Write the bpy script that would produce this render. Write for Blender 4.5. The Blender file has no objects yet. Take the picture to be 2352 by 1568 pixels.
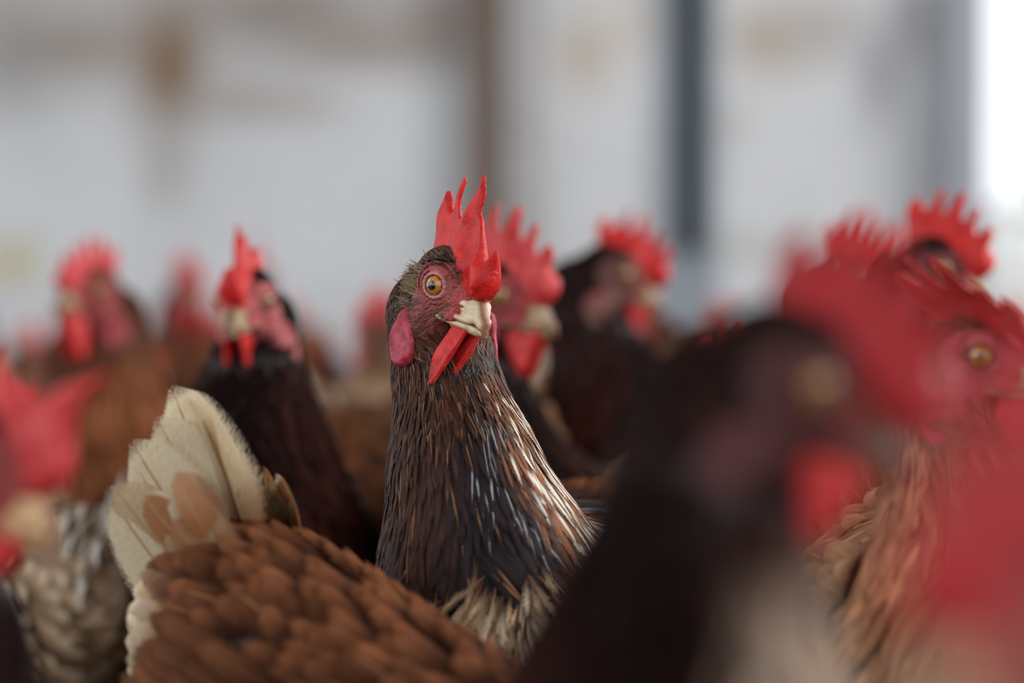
import bpy, math, random
import numpy as np
from mathutils import Vector, Matrix

C = bpy.context.scene.collection
SC = bpy.context.scene
R = math.radians

# ------------------------------------------------------------------ camera, world, lights, exposure
CAM_H = 0.39
FPX = 85.0 / 36.0 * 2352.0
HOR = 650.0                                   # picture row of the horizon
cam_d = bpy.data.cameras.new('camera')
cam = bpy.data.objects.new('camera', cam_d)
C.objects.link(cam)
cam_d.lens = 85.0
cam_d.sensor_width = 36.0
cam_d.clip_start = 0.02
PITCH = math.atan((784 - HOR) / FPX)
cam.location = (0, 0, CAM_H)
cam.rotation_euler = (math.pi / 2 - PITCH, 0, 0)
cam_d.dof.use_dof = True
cam_d.dof.focus_distance = 1.225
cam_d.dof.aperture_fstop = 2.7
SC.camera = cam

def at(px, py, D):
    """point at depth D (along +Y) seen at picture position px, py"""
    return Vector(((px - 1176) / FPX * D, D, CAM_H + (HOR - py) / FPX * D))

world = bpy.data.worlds.new('world')
SC.world = world
world.use_nodes = True
wb = world.node_tree.nodes['Background']
wb.inputs[0].default_value = (0.90, 0.95, 1.0, 1)
wb.inputs[1].default_value = 1.5

def area(name, loc, rot, sx, sy, power, col):
    d = bpy.data.lights.new(name, 'AREA')
    d.shape = 'RECTANGLE'; d.size = sx; d.size_y = sy; d.energy = power; d.color = col
    o = bpy.data.objects.new(name, d)
    o.location = loc; o.rotation_euler = rot
    C.objects.link(o)
    return o
# daylight through the open right side of the barn, and a little from the left
area('daylight_right', (2.6, 1.9, 2.0), (R(0), R(62), 0), 2.2, 2.6, 95, (1.0, 0.97, 0.93))
area('daylight_left', (-2.4, 0.3, 1.7), (R(0), R(-62), R(0)), 2.0, 2.0, 16, (0.86, 0.93, 1.0))

vs = SC.view_settings
vs.view_transform = 'Standard'
vs.look = 'None'
vs.gamma = 1.0
vs.use_curve_mapping = False
vs.exposure = 0.0
SC.cycles.use_denoising = True
SC.cycles.max_bounces = 6
SC.cycles.diffuse_bounces = 3
SC.cycles.transparent_max_bounces = 24
SC.cycles.sample_clamp_indirect = 4.0

rng = np.random.default_rng(7)

# ------------------------------------------------------------------ node helpers
def srgb(r, g, b):
    f = lambda c: (c / 255 / 12.92) if c / 255 <= 0.04045 else ((c / 255 + 0.055) / 1.055) ** 2.4
    return (f(r), f(g), f(b))

class NT:
    def __init__(self, name):
        self.m = bpy.data.materials.new(name)
        self.m.use_nodes = True
        self.t = self.m.node_tree
        self.b = self.t.nodes['Principled BSDF']
        self.out = self.t.nodes['Material Output']
    def n(self, typ, **kw):
        nd = self.t.nodes.new(typ)
        for k, v in kw.items():
            setattr(nd, k, v)
        return nd
    def l(self, a, b):
        self.t.links.new(a, b)
    def math(self, op, a, b=None, c=None, clamp=False):
        nd = self.n('ShaderNodeMath', operation=op)
        nd.use_clamp = clamp
        for i, v in enumerate((a, b, c)):
            if v is None: continue
            if isinstance(v, (int, float)): nd.inputs[i].default_value = v
            else: self.l(v, nd.inputs[i])
        return nd.outputs[0]
    def mix(self, f, a, b, blend='MIX'):
        nd = self.n('ShaderNodeMix', data_type='RGBA', blend_type=blend)
        for i, v in ((0, f), (6, a), (7, b)):
            if isinstance(v, (int, float)): nd.inputs[i].default_value = v
            elif isinstance(v, tuple): nd.inputs[i].default_value = (*v[:3], 1)
            else: self.l(v, nd.inputs[i])
        return nd.outputs[2]
    def noise(self, vec, scale, detail=3, rough=0.5, dist=0.0):
        nd = self.n('ShaderNodeTexNoise')
        nd.inputs['Scale'].default_value = scale
        nd.inputs['Detail'].default_value = detail
        nd.inputs['Roughness'].default_value = rough
        nd.inputs['Distortion'].default_value = dist
        if vec is not None: self.l(vec, nd.inputs['Vector'])
        return nd.outputs[0]
    def ramp(self, fac, stops):
        nd = self.n('ShaderNodeMapRange')
        nd.interpolation_type = 'SMOOTHSTEP'
        nd.inputs[1].default_value = stops[0]; nd.inputs[2].default_value = stops[1]
        self.l(fac, nd.inputs[0])
        return nd.outputs[0]
    def bump(self, h, strength, dist):
        nd = self.n('ShaderNodeBump')
        nd.inputs['Strength'].default_value = strength
        nd.inputs['Distance'].default_value = dist
        self.l(h, nd.inputs['Height'])
        self.l(nd.outputs[0], self.b.inputs['Normal'])
    def coord(self, which='Object'):
        return self.n('ShaderNodeTexCoord').outputs[which]
    def attr(self, name):
        return self.n('ShaderNodeAttribute', attribute_name=name)
    def set(self, **kw):
        for k, v in kw.items():
            self.b.inputs[k.replace('_', ' ')].default_value = v

# ---- feather material: barbs, rachis stripe, ragged edge
def feather_material(name, rough=0.42, transl=0.0, spec=0.5, ragged=0.35):
    t = NT(name)
    col = t.attr('Col'); col2 = t.attr('Stripe')
    uv = t.n('ShaderNodeUVMap', uv_map='UVMap').outputs[0]
    me = t.n('ShaderNodeUVMap', uv_map='Metric').outputs[0]
    s1 = t.n('ShaderNodeSeparateXYZ'); t.l(uv, s1.inputs[0])
    s2 = t.n('ShaderNodeSeparateXYZ'); t.l(me, s2.inputs[0])
    u = t.math('ABSOLUTE', t.math('SUBTRACT', t.math('MULTIPLY', s1.outputs[0], 2.0), 1.0))
    v = s1.outputs[1]
    ax = t.math('ABSOLUTE', s2.outputs[0])                      # cm from rachis
    barb = t.math('SUBTRACT', s2.outputs[1], t.math('MULTIPLY', ax, 1.1))
    cb = t.n('ShaderNodeCombineXYZ'); t.l(t.math('MULTIPLY', barb, 1.0), cb.inputs[0])
    t.l(t.math('MULTIPLY', s2.outputs[0], 0.12), cb.inputs[1])
    nz = t.noise(cb.outputs[0], 22.0, 4, 0.65)
    nz2 = t.noise(cb.outputs[0], 5.0, 2, 0.5)
    dark = t.math('MULTIPLY_ADD', nz, 1.3, 0.35)
    cc = t.mix(1.0, col.outputs[0], (1, 1, 1), 'MULTIPLY')
    g = t.n('ShaderNodeCombineColor'); [t.l(dark, g.inputs[i]) for i in range(3)]
    cc = t.mix(1.0, cc, g.outputs[0], 'MULTIPLY')
    sw = col2.outputs['Alpha']
    jag = t.math('MULTIPLY_ADD', nz, 0.35, -0.17)
    inside = t.math('LESS_THAN', u, t.math('MULTIPLY', sw, t.math('MULTIPLY_ADD', jag, 2.2, 1.0)))
    vfade = t.math('MULTIPLY', t.ramp(v, (0.15, 0.45)), inside)
    cc = t.mix(vfade, cc, col2.outputs[0])
    t.l(cc, t.b.inputs['Base Color'])
    t.set(Roughness=rough, Specular_IOR_Level=spec)
    t.bump(t.math('ADD', nz, nz2), 0.55, 0.0006)
    edge = t.math('MAXIMUM', u, t.math('MULTIPLY', t.math('POWER', v, 3.0), 0.97))
    thr = t.math('SUBTRACT', 1.02, t.math('MULTIPLY', t.ramp(nz, (0.35, 0.62)), ragged))
    alpha = t.math('LESS_THAN', edge, thr)
    t.l(alpha, t.b.inputs['Alpha'])
    if transl > 0:
        tr = t.n('ShaderNodeBsdfTranslucent'); t.l(cc, tr.inputs[0])
        ms = t.n('ShaderNodeMixShader'); ms.inputs[0].default_value = transl
        t.l(t.b.outputs[0], ms.inputs[1]); t.l(tr.outputs[0], ms.inputs[2])
        tp = t.n('ShaderNodeBsdfTransparent')
        ms2 = t.n('ShaderNodeMixShader'); t.l(alpha, ms2.inputs[0])
        t.b.inputs['Alpha'].default_value = 1
        for lk in list(t.b.inputs['Alpha'].links): t.t.links.remove(lk)
        t.l(tp.outputs[0], ms2.inputs[1]); t.l(ms.outputs[0], ms2.inputs[2])
        t.l(ms2.outputs[0], t.out.inputs[0])
    return t.m

M_FEATHER = feather_material('plumage_feathers', 0.6, 0.0, 0.03, 0.45)
M_FEATHER_GLOSS = feather_material('glossy_plumage_feathers', 0.42, 0.0, 0.16, 0.5)
M_TAIL = feather_material('tail_feathers', 0.55, 0.35, 0.2, 0.26)

M_FLUFF = feather_material('downy_fluff', 0.7, 0.15, 0.05, 0.8)

def strand_material():
    t = NT('fine_bristles')
    t.l(t.attr('Col').outputs[0], t.b.inputs['Base Color'])
    t.set(Roughness=0.5, Specular_IOR_Level=0.4)
    return t.m
M_STRAND = strand_material()

def body_material():
    t = NT('hen_body_skin_and_down')
    a = t.attr('Col'); co = t.coord()
    n1 = t.noise(co, 420, 4, 0.6)
    n2 = t.noise(co, 90, 3, 0.5, 0.6)
    g = t.n('ShaderNodeCombineColor')
    f = t.math('MULTIPLY_ADD', n1, 1.0, 0.5)
    [t.l(f, g.inputs[i]) for i in range(3)]
    c = t.mix(1.0, a.outputs[0], g.outputs[0], 'MULTIPLY')
    t.l(c, t.b.inputs['Base Color'])
    t.set(Roughness=0.55, Specular_IOR_Level=0.35, Subsurface_Weight=0.0)
    vo = t.n('ShaderNodeTexVoronoi'); vo.inputs['Scale'].default_value = 620
    wv = t.n('ShaderNodeTexNoise'); wv.inputs['Scale'].default_value = 300
    t.l(co, wv.inputs['Vector'])
    t.l(co, vo.inputs['Vector'])
    h = t.math('ADD', t.math('MULTIPLY', vo.outputs[0], 0.9), t.math('MULTIPLY', n2, 1.2))
    t.bump(h, 0.7, 0.0012)
    return t.m
M_BODY = body_material()

def comb_material(name, c1, c2, rough=0.42, sss=0.25, grain=900):
    t = NT(name)
    co = t.coord()
    n1 = t.noise(co, 140, 3, 0.55)
    n2 = t.noise(co, 1400, 2, 0.6)
    c = t.mix(t.ramp(n1, (0.35, 0.7)), c1, c2)
    c = t.mix(t.math('MULTIPLY', t.ramp(n2, (0.55, 0.75)), 0.12), c, (0.9, 0.45, 0.4))
    t.l(c, t.b.inputs['Base Color'])
    t.set(Roughness=rough, Specular_IOR_Level=0.28, Subsurface_Weight=sss, Subsurface_Scale=0.004)
    t.b.inputs['Subsurface Radius'].default_value = (1.0, 0.25, 0.15)
    vo = t.n('ShaderNodeTexVoronoi'); vo.inputs['Scale'].default_value = grain
    t.l(co, vo.inputs['Vector'])
    wr = t.n('ShaderNodeTexNoise'); wr.inputs['Scale'].default_value = 260; wr.inputs['Distortion'].default_value = 1.2
    t.l(co, wr.inputs['Vector'])
    t.bump(t.math('ADD', vo.outputs[0], t.math('MULTIPLY', wr.outputs[0], 0.8)), 0.28, 0.0005)
    return t.m
M_COMB = comb_material('red_comb_skin', srgb(184, 20, 18), srgb(214, 38, 30))
M_WATTLE = comb_material('red_wattle_skin', srgb(192, 28, 30), srgb(222, 66, 62))
M_LOBE = comb_material('crimson_earlobe_skin', srgb(140, 26, 42), srgb(190, 70, 86), grain=520)
M_LOBE_DARK = comb_material('dark_earlobe_skin', srgb(74, 18, 26), srgb(110, 40, 48), grain=520)
M_COMB_DEEP = comb_material('deep_red_comb_skin', srgb(150, 12, 20), srgb(176, 24, 30))
M_COMB_PALE = comb_material('pale_comb_skin', srgb(190, 40, 42), srgb(212, 78, 80))

def beak_material():
    t = NT('horn_beak')
    a = t.attr('Col'); co = t.coord()
    mp = t.n('ShaderNodeMapping'); mp.inputs['Scale'].default_value = (1, 1, 3)
    t.l(co, mp.inputs[0])
    n = t.noise(mp.outputs[0], 260, 4, 0.6)
    f = t.math('MULTIPLY_ADD', n, 0.7, 0.65)
    g = t.n('ShaderNodeCombineColor'); [t.l(f, g.inputs[i]) for i in range(3)]
    t.l(t.mix(1.0, a.outputs[0], g.outputs[0], 'MULTIPLY'), t.b.inputs['Base Color'])
    t.set(Roughness=0.38, Specular_IOR_Level=0.5, Subsurface_Weight=0.1, Subsurface_Scale=0.002)
    t.bump(n, 0.35, 0.0006)
    return t.m
M_BEAK = beak_material()

def eye_material():
    t = NT('glossy_eye')
    t.l(t.attr('Col').outputs[0], t.b.inputs['Base Color'])
    t.set(Roughness=0.12, Specular_IOR_Level=0.6, Coat_Weight=1.0, Coat_Roughness=0.02)
    return t.m
M_EYE = eye_material()

def leg_material():
    t = NT('scaly_yellow_leg')
    co = t.coord()
    vo = t.n('ShaderNodeTexVoronoi'); vo.inputs['Scale'].default_value = 260; t.l(co, vo.inputs['Vector'])
    t.l(t.mix(t.ramp(vo.outputs[0], (0.2, 0.7)), (0.52, 0.34, 0.12), (0.30, 0.18, 0.06)), t.b.inputs['Base Color'])
    t.set(Roughness=0.5)
    t.bump(vo.outputs[0], 0.5, 0.001)
    return t.m
M_LEG = leg_material()

# ------------------------------------------------------------------ mesh helpers
def mesh_obj(name, V, F, mat, parent=None, cols=None, smooth=True):
    me = bpy.data.meshes.new(name)
    V = np.asarray(V, dtype=np.float32); 
    if isinstance(F, np.ndarray):
        nf, k = F.shape
        me.vertices.add(len(V)); me.vertices.foreach_set('co', V.ravel())
        me.loops.add(nf * k); me.loops.foreach_set('vertex_index', F.astype(np.int32).ravel())
        me.polygons.add(nf)
        me.polygons.foreach_set('loop_start', np.arange(0, nf * k, k, dtype=np.int32))
        me.polygons.foreach_set('loop_total', np.full(nf, k, dtype=np.int32))
        me.update(calc_edges=True)
    else:
        me.from_pydata(V.tolist(), [], F); me.update()
    if smooth:
        me.polygons.foreach_set('use_smooth', np.ones(len(me.polygons), dtype=bool))
    if cols:
        for nm, arr in cols.items():
            at_ = me.color_attributes.new(nm, 'FLOAT_COLOR', 'POINT')
            a = np.ones((len(V), 4), dtype=np.float32); a[:, :arr.shape[1]] = arr
            at_.data.foreach_set('color', a.ravel())
    if mat: me.materials.append(mat)
    o = bpy.data.objects.new(name, me)
    C.objects.link(o)
    if parent: o.parent = parent
    return o

def surface_nets(F, xs, ys, zs):
    """zero surface of the field F sampled on a rectilinear grid -> verts, quads"""
    nx, ny, nz = F.shape
    inside = F < 0
    acc = np.zeros((nx - 1, ny - 1, nz - 1, 3), dtype=np.float64)
    cnt = np.zeros((nx - 1, ny - 1, nz - 1), dtype=np.int32)
    X = [xs, ys, zs]
    for ax in range(3):
        sl0 = [slice(None)] * 3; sl1 = [slice(None)] * 3
        sl0[ax] = slice(0, -1); sl1[ax] = slice(1, None)
        a = F[tuple(sl0)]; b = F[tuple(sl1)]
        cross = (a < 0) != (b < 0)
        idx = np.argwhere(cross)
        av = a[cross]; bv = b[cross]
        tt = av / (av - bv)
        P = np.stack([X[i][idx[:, i]] for i in range(3)], 1).astype(np.float64)
        d = X[ax]
        P[:, ax] += tt * (d[idx[:, ax] + 1] - d[idx[:, ax]])
        others = [i for i in range(3) if i != ax]
        for da in (0, -1):
            for db in (0, -1):
                c = idx.copy(); c[:, others[0]] += da; c[:, others[1]] += db
                ok = ((c >= 0) & (c < np.array([nx - 1, ny - 1, nz - 1]))).all(1)
                cc = c[ok]
                np.add.at(acc, (cc[:, 0], cc[:, 1], cc[:, 2]), P[ok])
                np.add.at(cnt, (cc[:, 0], cc[:, 1], cc[:, 2]), 1)
    has = cnt > 0
    vid = -np.ones(cnt.shape, dtype=np.int64)
    vid[has] = np.arange(has.sum())
    V = acc[has] / cnt[has][:, None]
    quads = []
    for ax in range(3):
        sl0 = [slice(None)] * 3; sl1 = [slice(None)] * 3
        sl0[ax] = slice(0, -1); sl1[ax] = slice(1, None)
        a = inside[tuple(sl0)]; b = inside[tuple(sl1)]
        o1, o2 = [(1, 2), (2, 0), (0, 1)][ax]
        idx = np.argwhere(a != b)
        ok = (idx[:, o1] > 0) & (idx[:, o2] > 0) & (idx[:, o1] < F.shape[o1] - 1) & (idx[:, o2] < F.shape[o2] - 1)
        idx = idx[ok]
        flip = b[idx[:, 0], idx[:, 1], idx[:, 2]]
        cs = []
        for (p, q) in ((-1, -1), (0, -1), (0, 0), (-1, 0)):
            c = idx.copy(); c[:, o1] += p; c[:, o2] += q
            cs.append(vid[c[:, 0], c[:, 1], c[:, 2]])
        Q = np.stack(cs, 1)
        Q[flip] = Q[flip][:, ::-1]
        quads.append(Q)
    Q = np.concatenate(quads)
    Q = Q[(Q >= 0).all(1)]
    return V, Q

def sm(a, b, k):
    h = np.clip(0.5 + 0.5 * (b - a) / k, 0, 1)
    return b + (a - b) * h - k * h * (1 - h)
def smax(a, b, k): return -sm(-a, -b, k)
def ell(P, c, r):
    q = (P - np.array(c)) / np.array(r)
    k0 = np.sqrt((q * q).sum(-1)) + 1e-9
    q2 = q / np.array(r)
    k1 = np.sqrt((q2 * q2).sum(-1)) + 1e-9
    return k0 * (k0 - 1) / k1
def cone(P, a, b, ra, rb):
    a = np.array(a, float); b = np.array(b, float)
    d = b - a
    h = np.clip(((P - a) @ d) / (d @ d), 0, 1)
    return np.linalg.norm(P - a - h[..., None] * d, axis=-1) - (ra + (rb - ra) * h)
def sstep(x, a, b):
    t = np.clip((x - a) / (b - a), 0, 1)
    return t * t * (3 - 2 * t)

def head_matrix(yaw, pitch, roll):
    """columns: forward, left, up; pitch > 0 looks up; roll > 0 tilts the crown to the bird's right"""
    m = Matrix.Rotation(R(yaw), 3, 'Z') @ Matrix.Rotation(R(-pitch), 3, 'Y') @ Matrix.Rotation(R(roll), 3, 'X')
    return np.array(m)

# head shape in cm, head frame, origin midway between the eyes
EYE_A = R(28)                                  # eyes look this far forward of sideways
def eye_frame(q, s_):
    """coordinates about one eye: along its axis, and the radius from the axis"""
    ax = np.array((math.sin(EYE_A), s_ * math.cos(EYE_A), 0.0))
    e = q - np.array((0.20, 1.16 * s_, 0.05))
    al = e @ ax
    rad = np.linalg.norm(e - al[..., None] * ax, axis=-1)
    return e, al, rad
def head_sdf(q):
    d = ell(q, (-0.65, 0, 0.12), (1.80, 1.45, 1.42))
    d = sm(d, ell(q, (0.70, 0, -0.30), (1.25, 1.02, 0.98)), 0.5)
    for s in (-1, 1):
        d = sm(d, ell(q, (-0.65, 0.72 * s, -1.45), (1.10, 1.00, 1.45)), 0.45)
        d = sm(d, ell(q, (-0.75, 0.45 * s, -1.9), (0.85, 0.85, 0.9)), 0.5)
        d = sm(d, ell(q, (0.10, 1.12 * s, 0.62), (0.75, 0.34, 0.22)), 0.22)   # brow
        d = sm(d, ell(q, (0.8, 0.78 * s, -1.05), (0.8, 0.30, 0.26)), 0.3)     # gape corner
        e, al, rad = eye_frame(q, s)
        ring = np.sqrt((rad - 0.52) ** 2 + (al - 0.26) ** 2) - 0.095
        ring2 = np.sqrt((rad - 0.76) ** 2 + (al - 0.14) ** 2) - 0.085
        ring3 = np.sqrt((rad - 1.0) ** 2 + (al - 0.0) ** 2) - 0.07
        d = smax(d, -(np.linalg.norm(e, axis=-1) - 0.52), 0.10)
        d = sm(d, ring, 0.10)
        d = sm(d, ring2, 0.10)
        d = sm(d, ring3, 0.10)
    return d

class Pose:
    def __init__(s, H, M, body_low=0.0, hs=1.0, plump=1.0, nk=1.0):
        s.H = np.array(H, float); s.M = M; s.low = body_low; s.hs = hs; s.pl = plump
        base = np.array((0.075, 0.0, 0.225 - body_low))
        back = s.H - 0.021 * hs * M[:, 0] - 0.012 * hs * M[:, 2] - np.array((0, 0, 0.007))
        back[0] -= 0.004
        mid = base * 0.52 + back * 0.48 + np.array((0.012, 0, 0.0))
        low = base * 0.80 + back * 0.20 + np.array((0.014, 0, 0.0))
        s.neck = [back, mid, low, base]
        s.nr = [0.0200 * hs, 0.033 * nk, 0.047 * nk, 0.066]
    def sdf(s, P):
        lz = s.low; pl = s.pl
        d = ell(P, (-0.005, 0, 0.205 - lz), (0.135, 0.078 * pl, 0.078))
        d = sm(d, ell(P, (0.07, 0, 0.190 - lz), (0.075, 0.066 * pl, 0.080)), 0.03)
        d = sm(d, ell(P, (-0.105, 0, 0.235 - lz), (0.065, 0.048, 0.045)), 0.035)
        for sd in (-1, 1):
            d = sm(d, cone(P, (0.0, 0.045 * sd, 0.17 - lz), (0.02, 0.045 * sd, 0.105 - lz), 0.042, 0.022), 0.02)
            d = sm(d, cone(P, (0.02, 0.045 * sd, 0.105 - lz), (0.0, 0.045 * sd, 0.078 - lz * 0.6), 0.020, 0.008), 0.01)
        for i in range(3):
            d = sm(d, cone(P, s.neck[i], s.neck[i + 1], s.nr[i], s.nr[i + 1]), 0.022)
        q = s.q(P)
        d = sm(d, head_sdf(q) * 0.01 * s.hs, 0.007)
        return d
    def q(s, P): return (P - s.H) @ s.M / (0.01 * s.hs)
    def w(s, q): return s.H + (np.asarray(q) * 0.01 * s.hs) @ s.M.T
    def neck_t(s, P):
        """0 at the head, 1 at the neck base; and unit direction down the neck"""
        best = np.full(P.shape[:-1], 9.0); T = np.zeros_like(best); D = np.zeros_like(P)
        seg = [np.linalg.norm(s.neck[i + 1] - s.neck[i]) for i in range(3)]
        tot = sum(seg); run = 0
        for i in range(3):
            a, b = s.neck[i], s.neck[i + 1]; d = b - a
            h = np.clip(((P - a) @ d) / (d @ d), 0, 1)
            dist = np.linalg.norm(P - a - h[..., None] * d, axis=-1) - s.nr[i] * (1 - h) - s.nr[i + 1] * h
            m = dist < best
            best = np.where(m, dist, best)
            T = np.where(m, (run + h * seg[i]) / tot, T)
            D = np.where(m[..., None], d / seg[i], D)
            run += seg[i]
        return T, D
    def grad(s, P, e=0.0008):
        g = np.stack([s.sdf(P + np.eye(3)[i] * e) - s.sdf(P - np.eye(3)[i] * e) for i in range(3)], -1)
        return g / (np.linalg.norm(g, axis=-1, keepdims=True) + 1e-12)

def axis_grid(lo, hi, coarse, flo, fhi, fine):
    a = list(np.arange(lo, max(lo, flo), coarse)); b = list(np.arange(max(flo, lo), min(fhi, hi), fine)); c = list(np.arange(min(fhi, hi), hi + coarse, coarse))
    return np.array(sorted(set(np.round(a + b + c, 6))))

def face_mask(q):
    """1 on bare facial skin"""
    d = np.sqrt(((q[..., 0] - 0.35) / 1.75) ** 2 + ((q[..., 2] + 0.15) / 1.25) ** 2)
    m = 1 - sstep(d, 0.85, 1.08)
    m = m * (1 - sstep(q[..., 2] - 0.25 * q[..., 0], 0.85, 1.15))
    m2 = (q[..., 0] > 0.9) & (q[..., 2] < 1.2) & (q[..., 2] > -1.6)
    m3 = 1 - sstep(np.sqrt(((q[..., 0] + 0.9) / 0.80) ** 2 + ((q[..., 2] + 2.4) / 1.2) ** 2), 0.8, 1.0)
    m4 = 1 - sstep(np.sqrt(((q[..., 0] + 0.1) / 1.0) ** 2 + ((q[..., 2] + 1.8) / 0.9) ** 2), 0.8, 1.05)
    m = np.maximum(m, np.maximum(m3, m4) * (np.linalg.norm(q, axis=-1) < 4.2))
    return np.maximum(m, np.where(m2, 0.9, 0))

# ------------------------------------------------------------------ feathers
def build_feathers(name, F, mat, parent, rows=6):
    """F: dict of arrays P (rows of points, n x rows x 3), N (same), S side (same), W, L, tipa, tipb, col0, col1, stripe(4)"""
    P, N, S = F['P'], F['N'], F['S']
    n, r = P.shape[:2]
    v = np.linspace(0, 1, r)
    a = F['tipa'][:, None]; b = F['tipb'][:, None]
    w = F['W'][:, None] * 0.5 * (0.25 + 0.75 * np.minimum(1, (v[None] / 0.35)) ** 0.8) * np.maximum(1 - v[None] ** a, 0) ** b
    w[:, -1] = np.maximum(w[:, -1], F['W'] * 0.04)
    cup = F['cup'][:, None, None]
    us = np.array((-1.0, -0.5, 0.0, 0.5, 1.0)) if F.get('five') else np.array((-1.0, 0.0, 1.0))
    k = len(us)
    V = P[:, :, None, :] + S[:, :, None, :] * (w[:, :, None] * us)[..., None] - N[:, :, None, :] * ((w[:, :, None] * np.abs(us) ** 1.7)[..., None] * cup[:, :, :, None] if cup.ndim == 3 else 0)
    V = V.reshape(-1, 3)
    base = (np.arange(n) * r * k)[:, None, None]
    i = np.arange(r - 1)[None, :, None]; j = np.arange(k - 1)[None, None, :]
    q0 = base + i * k + j
    Q = np.stack([q0, q0 + 1, q0 + k + 1, q0 + k], -1).reshape(-1, 4)
    vv = np.broadcast_to(v[None, :, None], (n, r, k))
    f = sstep(vv, F['cs'][:, None, None], F['ce'][:, None, None])[..., None]
    col = F['col0'][:, None, None, :] * (1 - f) + F['col1'][:, None, None, :] * f
    st = np.broadcast_to(F['stripe'][:, None, None, :], (n, r, k, 4))
    o = mesh_obj(name, V, Q, mat, parent, {'Col': col.reshape(-1, 3), 'Stripe': st.reshape(-1, 4)})
    me = o.data
    li = Q.ravel()
    uu = np.broadcast_to((us * 0.5 + 0.5)[None, None, :], (n, r, k)).reshape(-1)
    uvx = np.stack([uu, vv.reshape(-1)], 1).astype(np.float32)
    off = rng.uniform(0, 50, n)
    mx = (w[:, :, None] * us * 100).reshape(-1)
    my = (vv * F['L'][:, None, None] * 100 + off[:, None, None]).reshape(-1)
    met = np.stack([mx, my], 1).astype(np.float32)
    for nm, arr in (('UVMap', uvx), ('Metric', met)):
        l = me.uv_layers.new(name=nm)
        l.data.foreach_set('uv', arr[li].ravel())
    return o

def poisson(V, Q, spacing_fn, n_try, rg):
    """random surface points thinned on a voxel hash; spacing_fn(points) -> spacing"""
    T = np.concatenate([Q[:, [0, 1, 2]], Q[:, [0, 2, 3]]])
    A = 0.5 * np.linalg.norm(np.cross(V[T[:, 1]] - V[T[:, 0]], V[T[:, 2]] - V[T[:, 0]]), axis=1)
    sp = spacing_fn(V[T].mean(1))
    wgt = A / sp ** 2
    wgt[~np.isfinite(wgt)] = 0
    k = min(n_try, int(wgt.sum() * 2.2) + 10)
    t = rg.choice(len(T), k, p=wgt / wgt.sum())
    a, b = rg.random(k), rg.random(k)
    m = a + b > 1; a[m] = 1 - a[m]; b[m] = 1 - b[m]
    P = V[T[t, 0]] + a[:, None] * (V[T[t, 1]] - V[T[t, 0]]) + b[:, None] * (V[T[t, 2]] - V[T[t, 0]])
    s = spacing_fn(P)
    lev = np.round(np.log2(s / 0.0005) * 2) / 2
    cell = 0.0005 * 2 ** lev * 0.9
    key = np.concatenate([np.floor(P / cell[:, None]).astype(np.int64), (lev * 2).astype(np.int64)[:, None]], 1)
    _, idx = np.unique(key, axis=0, return_index=True)
    return P[idx]

def lay(pose, P0, D0, L, h0, h1, rows, rg, straight=0.0):
    """rachis points hugging the body at heights h0..h1, starting in direction D0"""
    n = len(P0)
    v = np.linspace(0, 1, rows)
    Ps = np.zeros((n, rows, 3)); Ns = np.zeros((n, rows, 3)); Ss = np.zeros((n, rows, 3))
    p = P0.copy(); d = D0.copy()
    for i in range(rows):
        g = pose.grad(p)
        f = pose.sdf(p)
        hh = h0 + (h1 - h0) * v[i]     # height of this row above the skin
        tgt = p + g * (hh - f).reshape(-1, 1)
        p = tgt if i == 0 else p * straight + tgt * (1 - straight)
        Ps[:, i] = p; Ns[:, i] = g
        t = d - g * (d * g).sum(1, keepdims=True)
        t /= np.linalg.norm(t, axis=1, keepdims=True) + 1e-9
        Ss[:, i] = np.cross(g, t)
        d = t
        p = p + t * (L / (rows - 1))[:, None]
    return Ps, Ns, Ss

def jitter(c, amt, rg):
    return np.clip(c * (1 + rg.normal(0, amt, (len(c), 1))) , 0.001, 1)

def arr3(c, n): return np.tile(np.array(c, float), (n, 1))

PAL = {  # neck front, neck side, body root, body tip, belly
    'dark':  dict(front=(34, 20, 18), side=(84, 46, 28), body=(58, 32, 22), tip=(112, 64, 38), belly=(170, 140, 112), head=(54, 34, 26)),
    'brown': dict(front=(84, 48, 30), side=(118, 70, 44), body=(54, 28, 18), tip=(120, 74, 48), belly=(190, 160, 128), head=(78, 46, 34)),
    'tan':   dict(front=(110, 76, 54), side=(158, 112, 82), body=(128, 88, 62), tip=(172, 130, 98), belly=(200, 180, 158), head=(84, 50, 36)),
    'black': dict(front=(22, 9, 8), side=(48, 23, 17), body=(34, 17, 12), tip=(72, 40, 27), belly=(160, 128, 104), head=(26, 13, 14)),
    'cream': dict(front=(150, 118, 92), side=(170, 138, 108), body=(156, 126, 98), tip=(196, 172, 146), belly=(210, 194, 174), head=(96, 60, 44)),
}

def palette_colours(pal, pose, P, T, q, N, rg, hero=False):
    n = len(P)
    p = {k: np.array(srgb(*v)) for k, v in PAL[pal].items()}
    side = sstep(np.abs(P[:, 1]), 0.008, 0.04)
    backness = sstep(-N[:, 0], 0.0, 0.5)
    sd = np.clip(side + backness, 0, 1)[:, None]
    neckc = p['front'] * (1 - sd) + p['side'] * sd
    th = sstep(T, 0.0, 0.25)[:, None]
    neckc = p['head'] * (1 - th) + neckc * th
    isb = (T > 0.93)[:, None]
    c0 = np.where(isb, p['body'], neckc)
    c1 = np.where(isb, p['tip'], neckc * 1.35)
    low = sstep(0.17 - pose.low - P[:, 2], 0.0, 0.04)[:, None] * isb
    c0 = c0 * (1 - low) + p['belly'] * 0.8 * low
    c1 = c1 * (1 - low) + p['belly'] * low
    return jitter(c0, 0.22, rg), jitter(c1, 0.22, rg)

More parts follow.
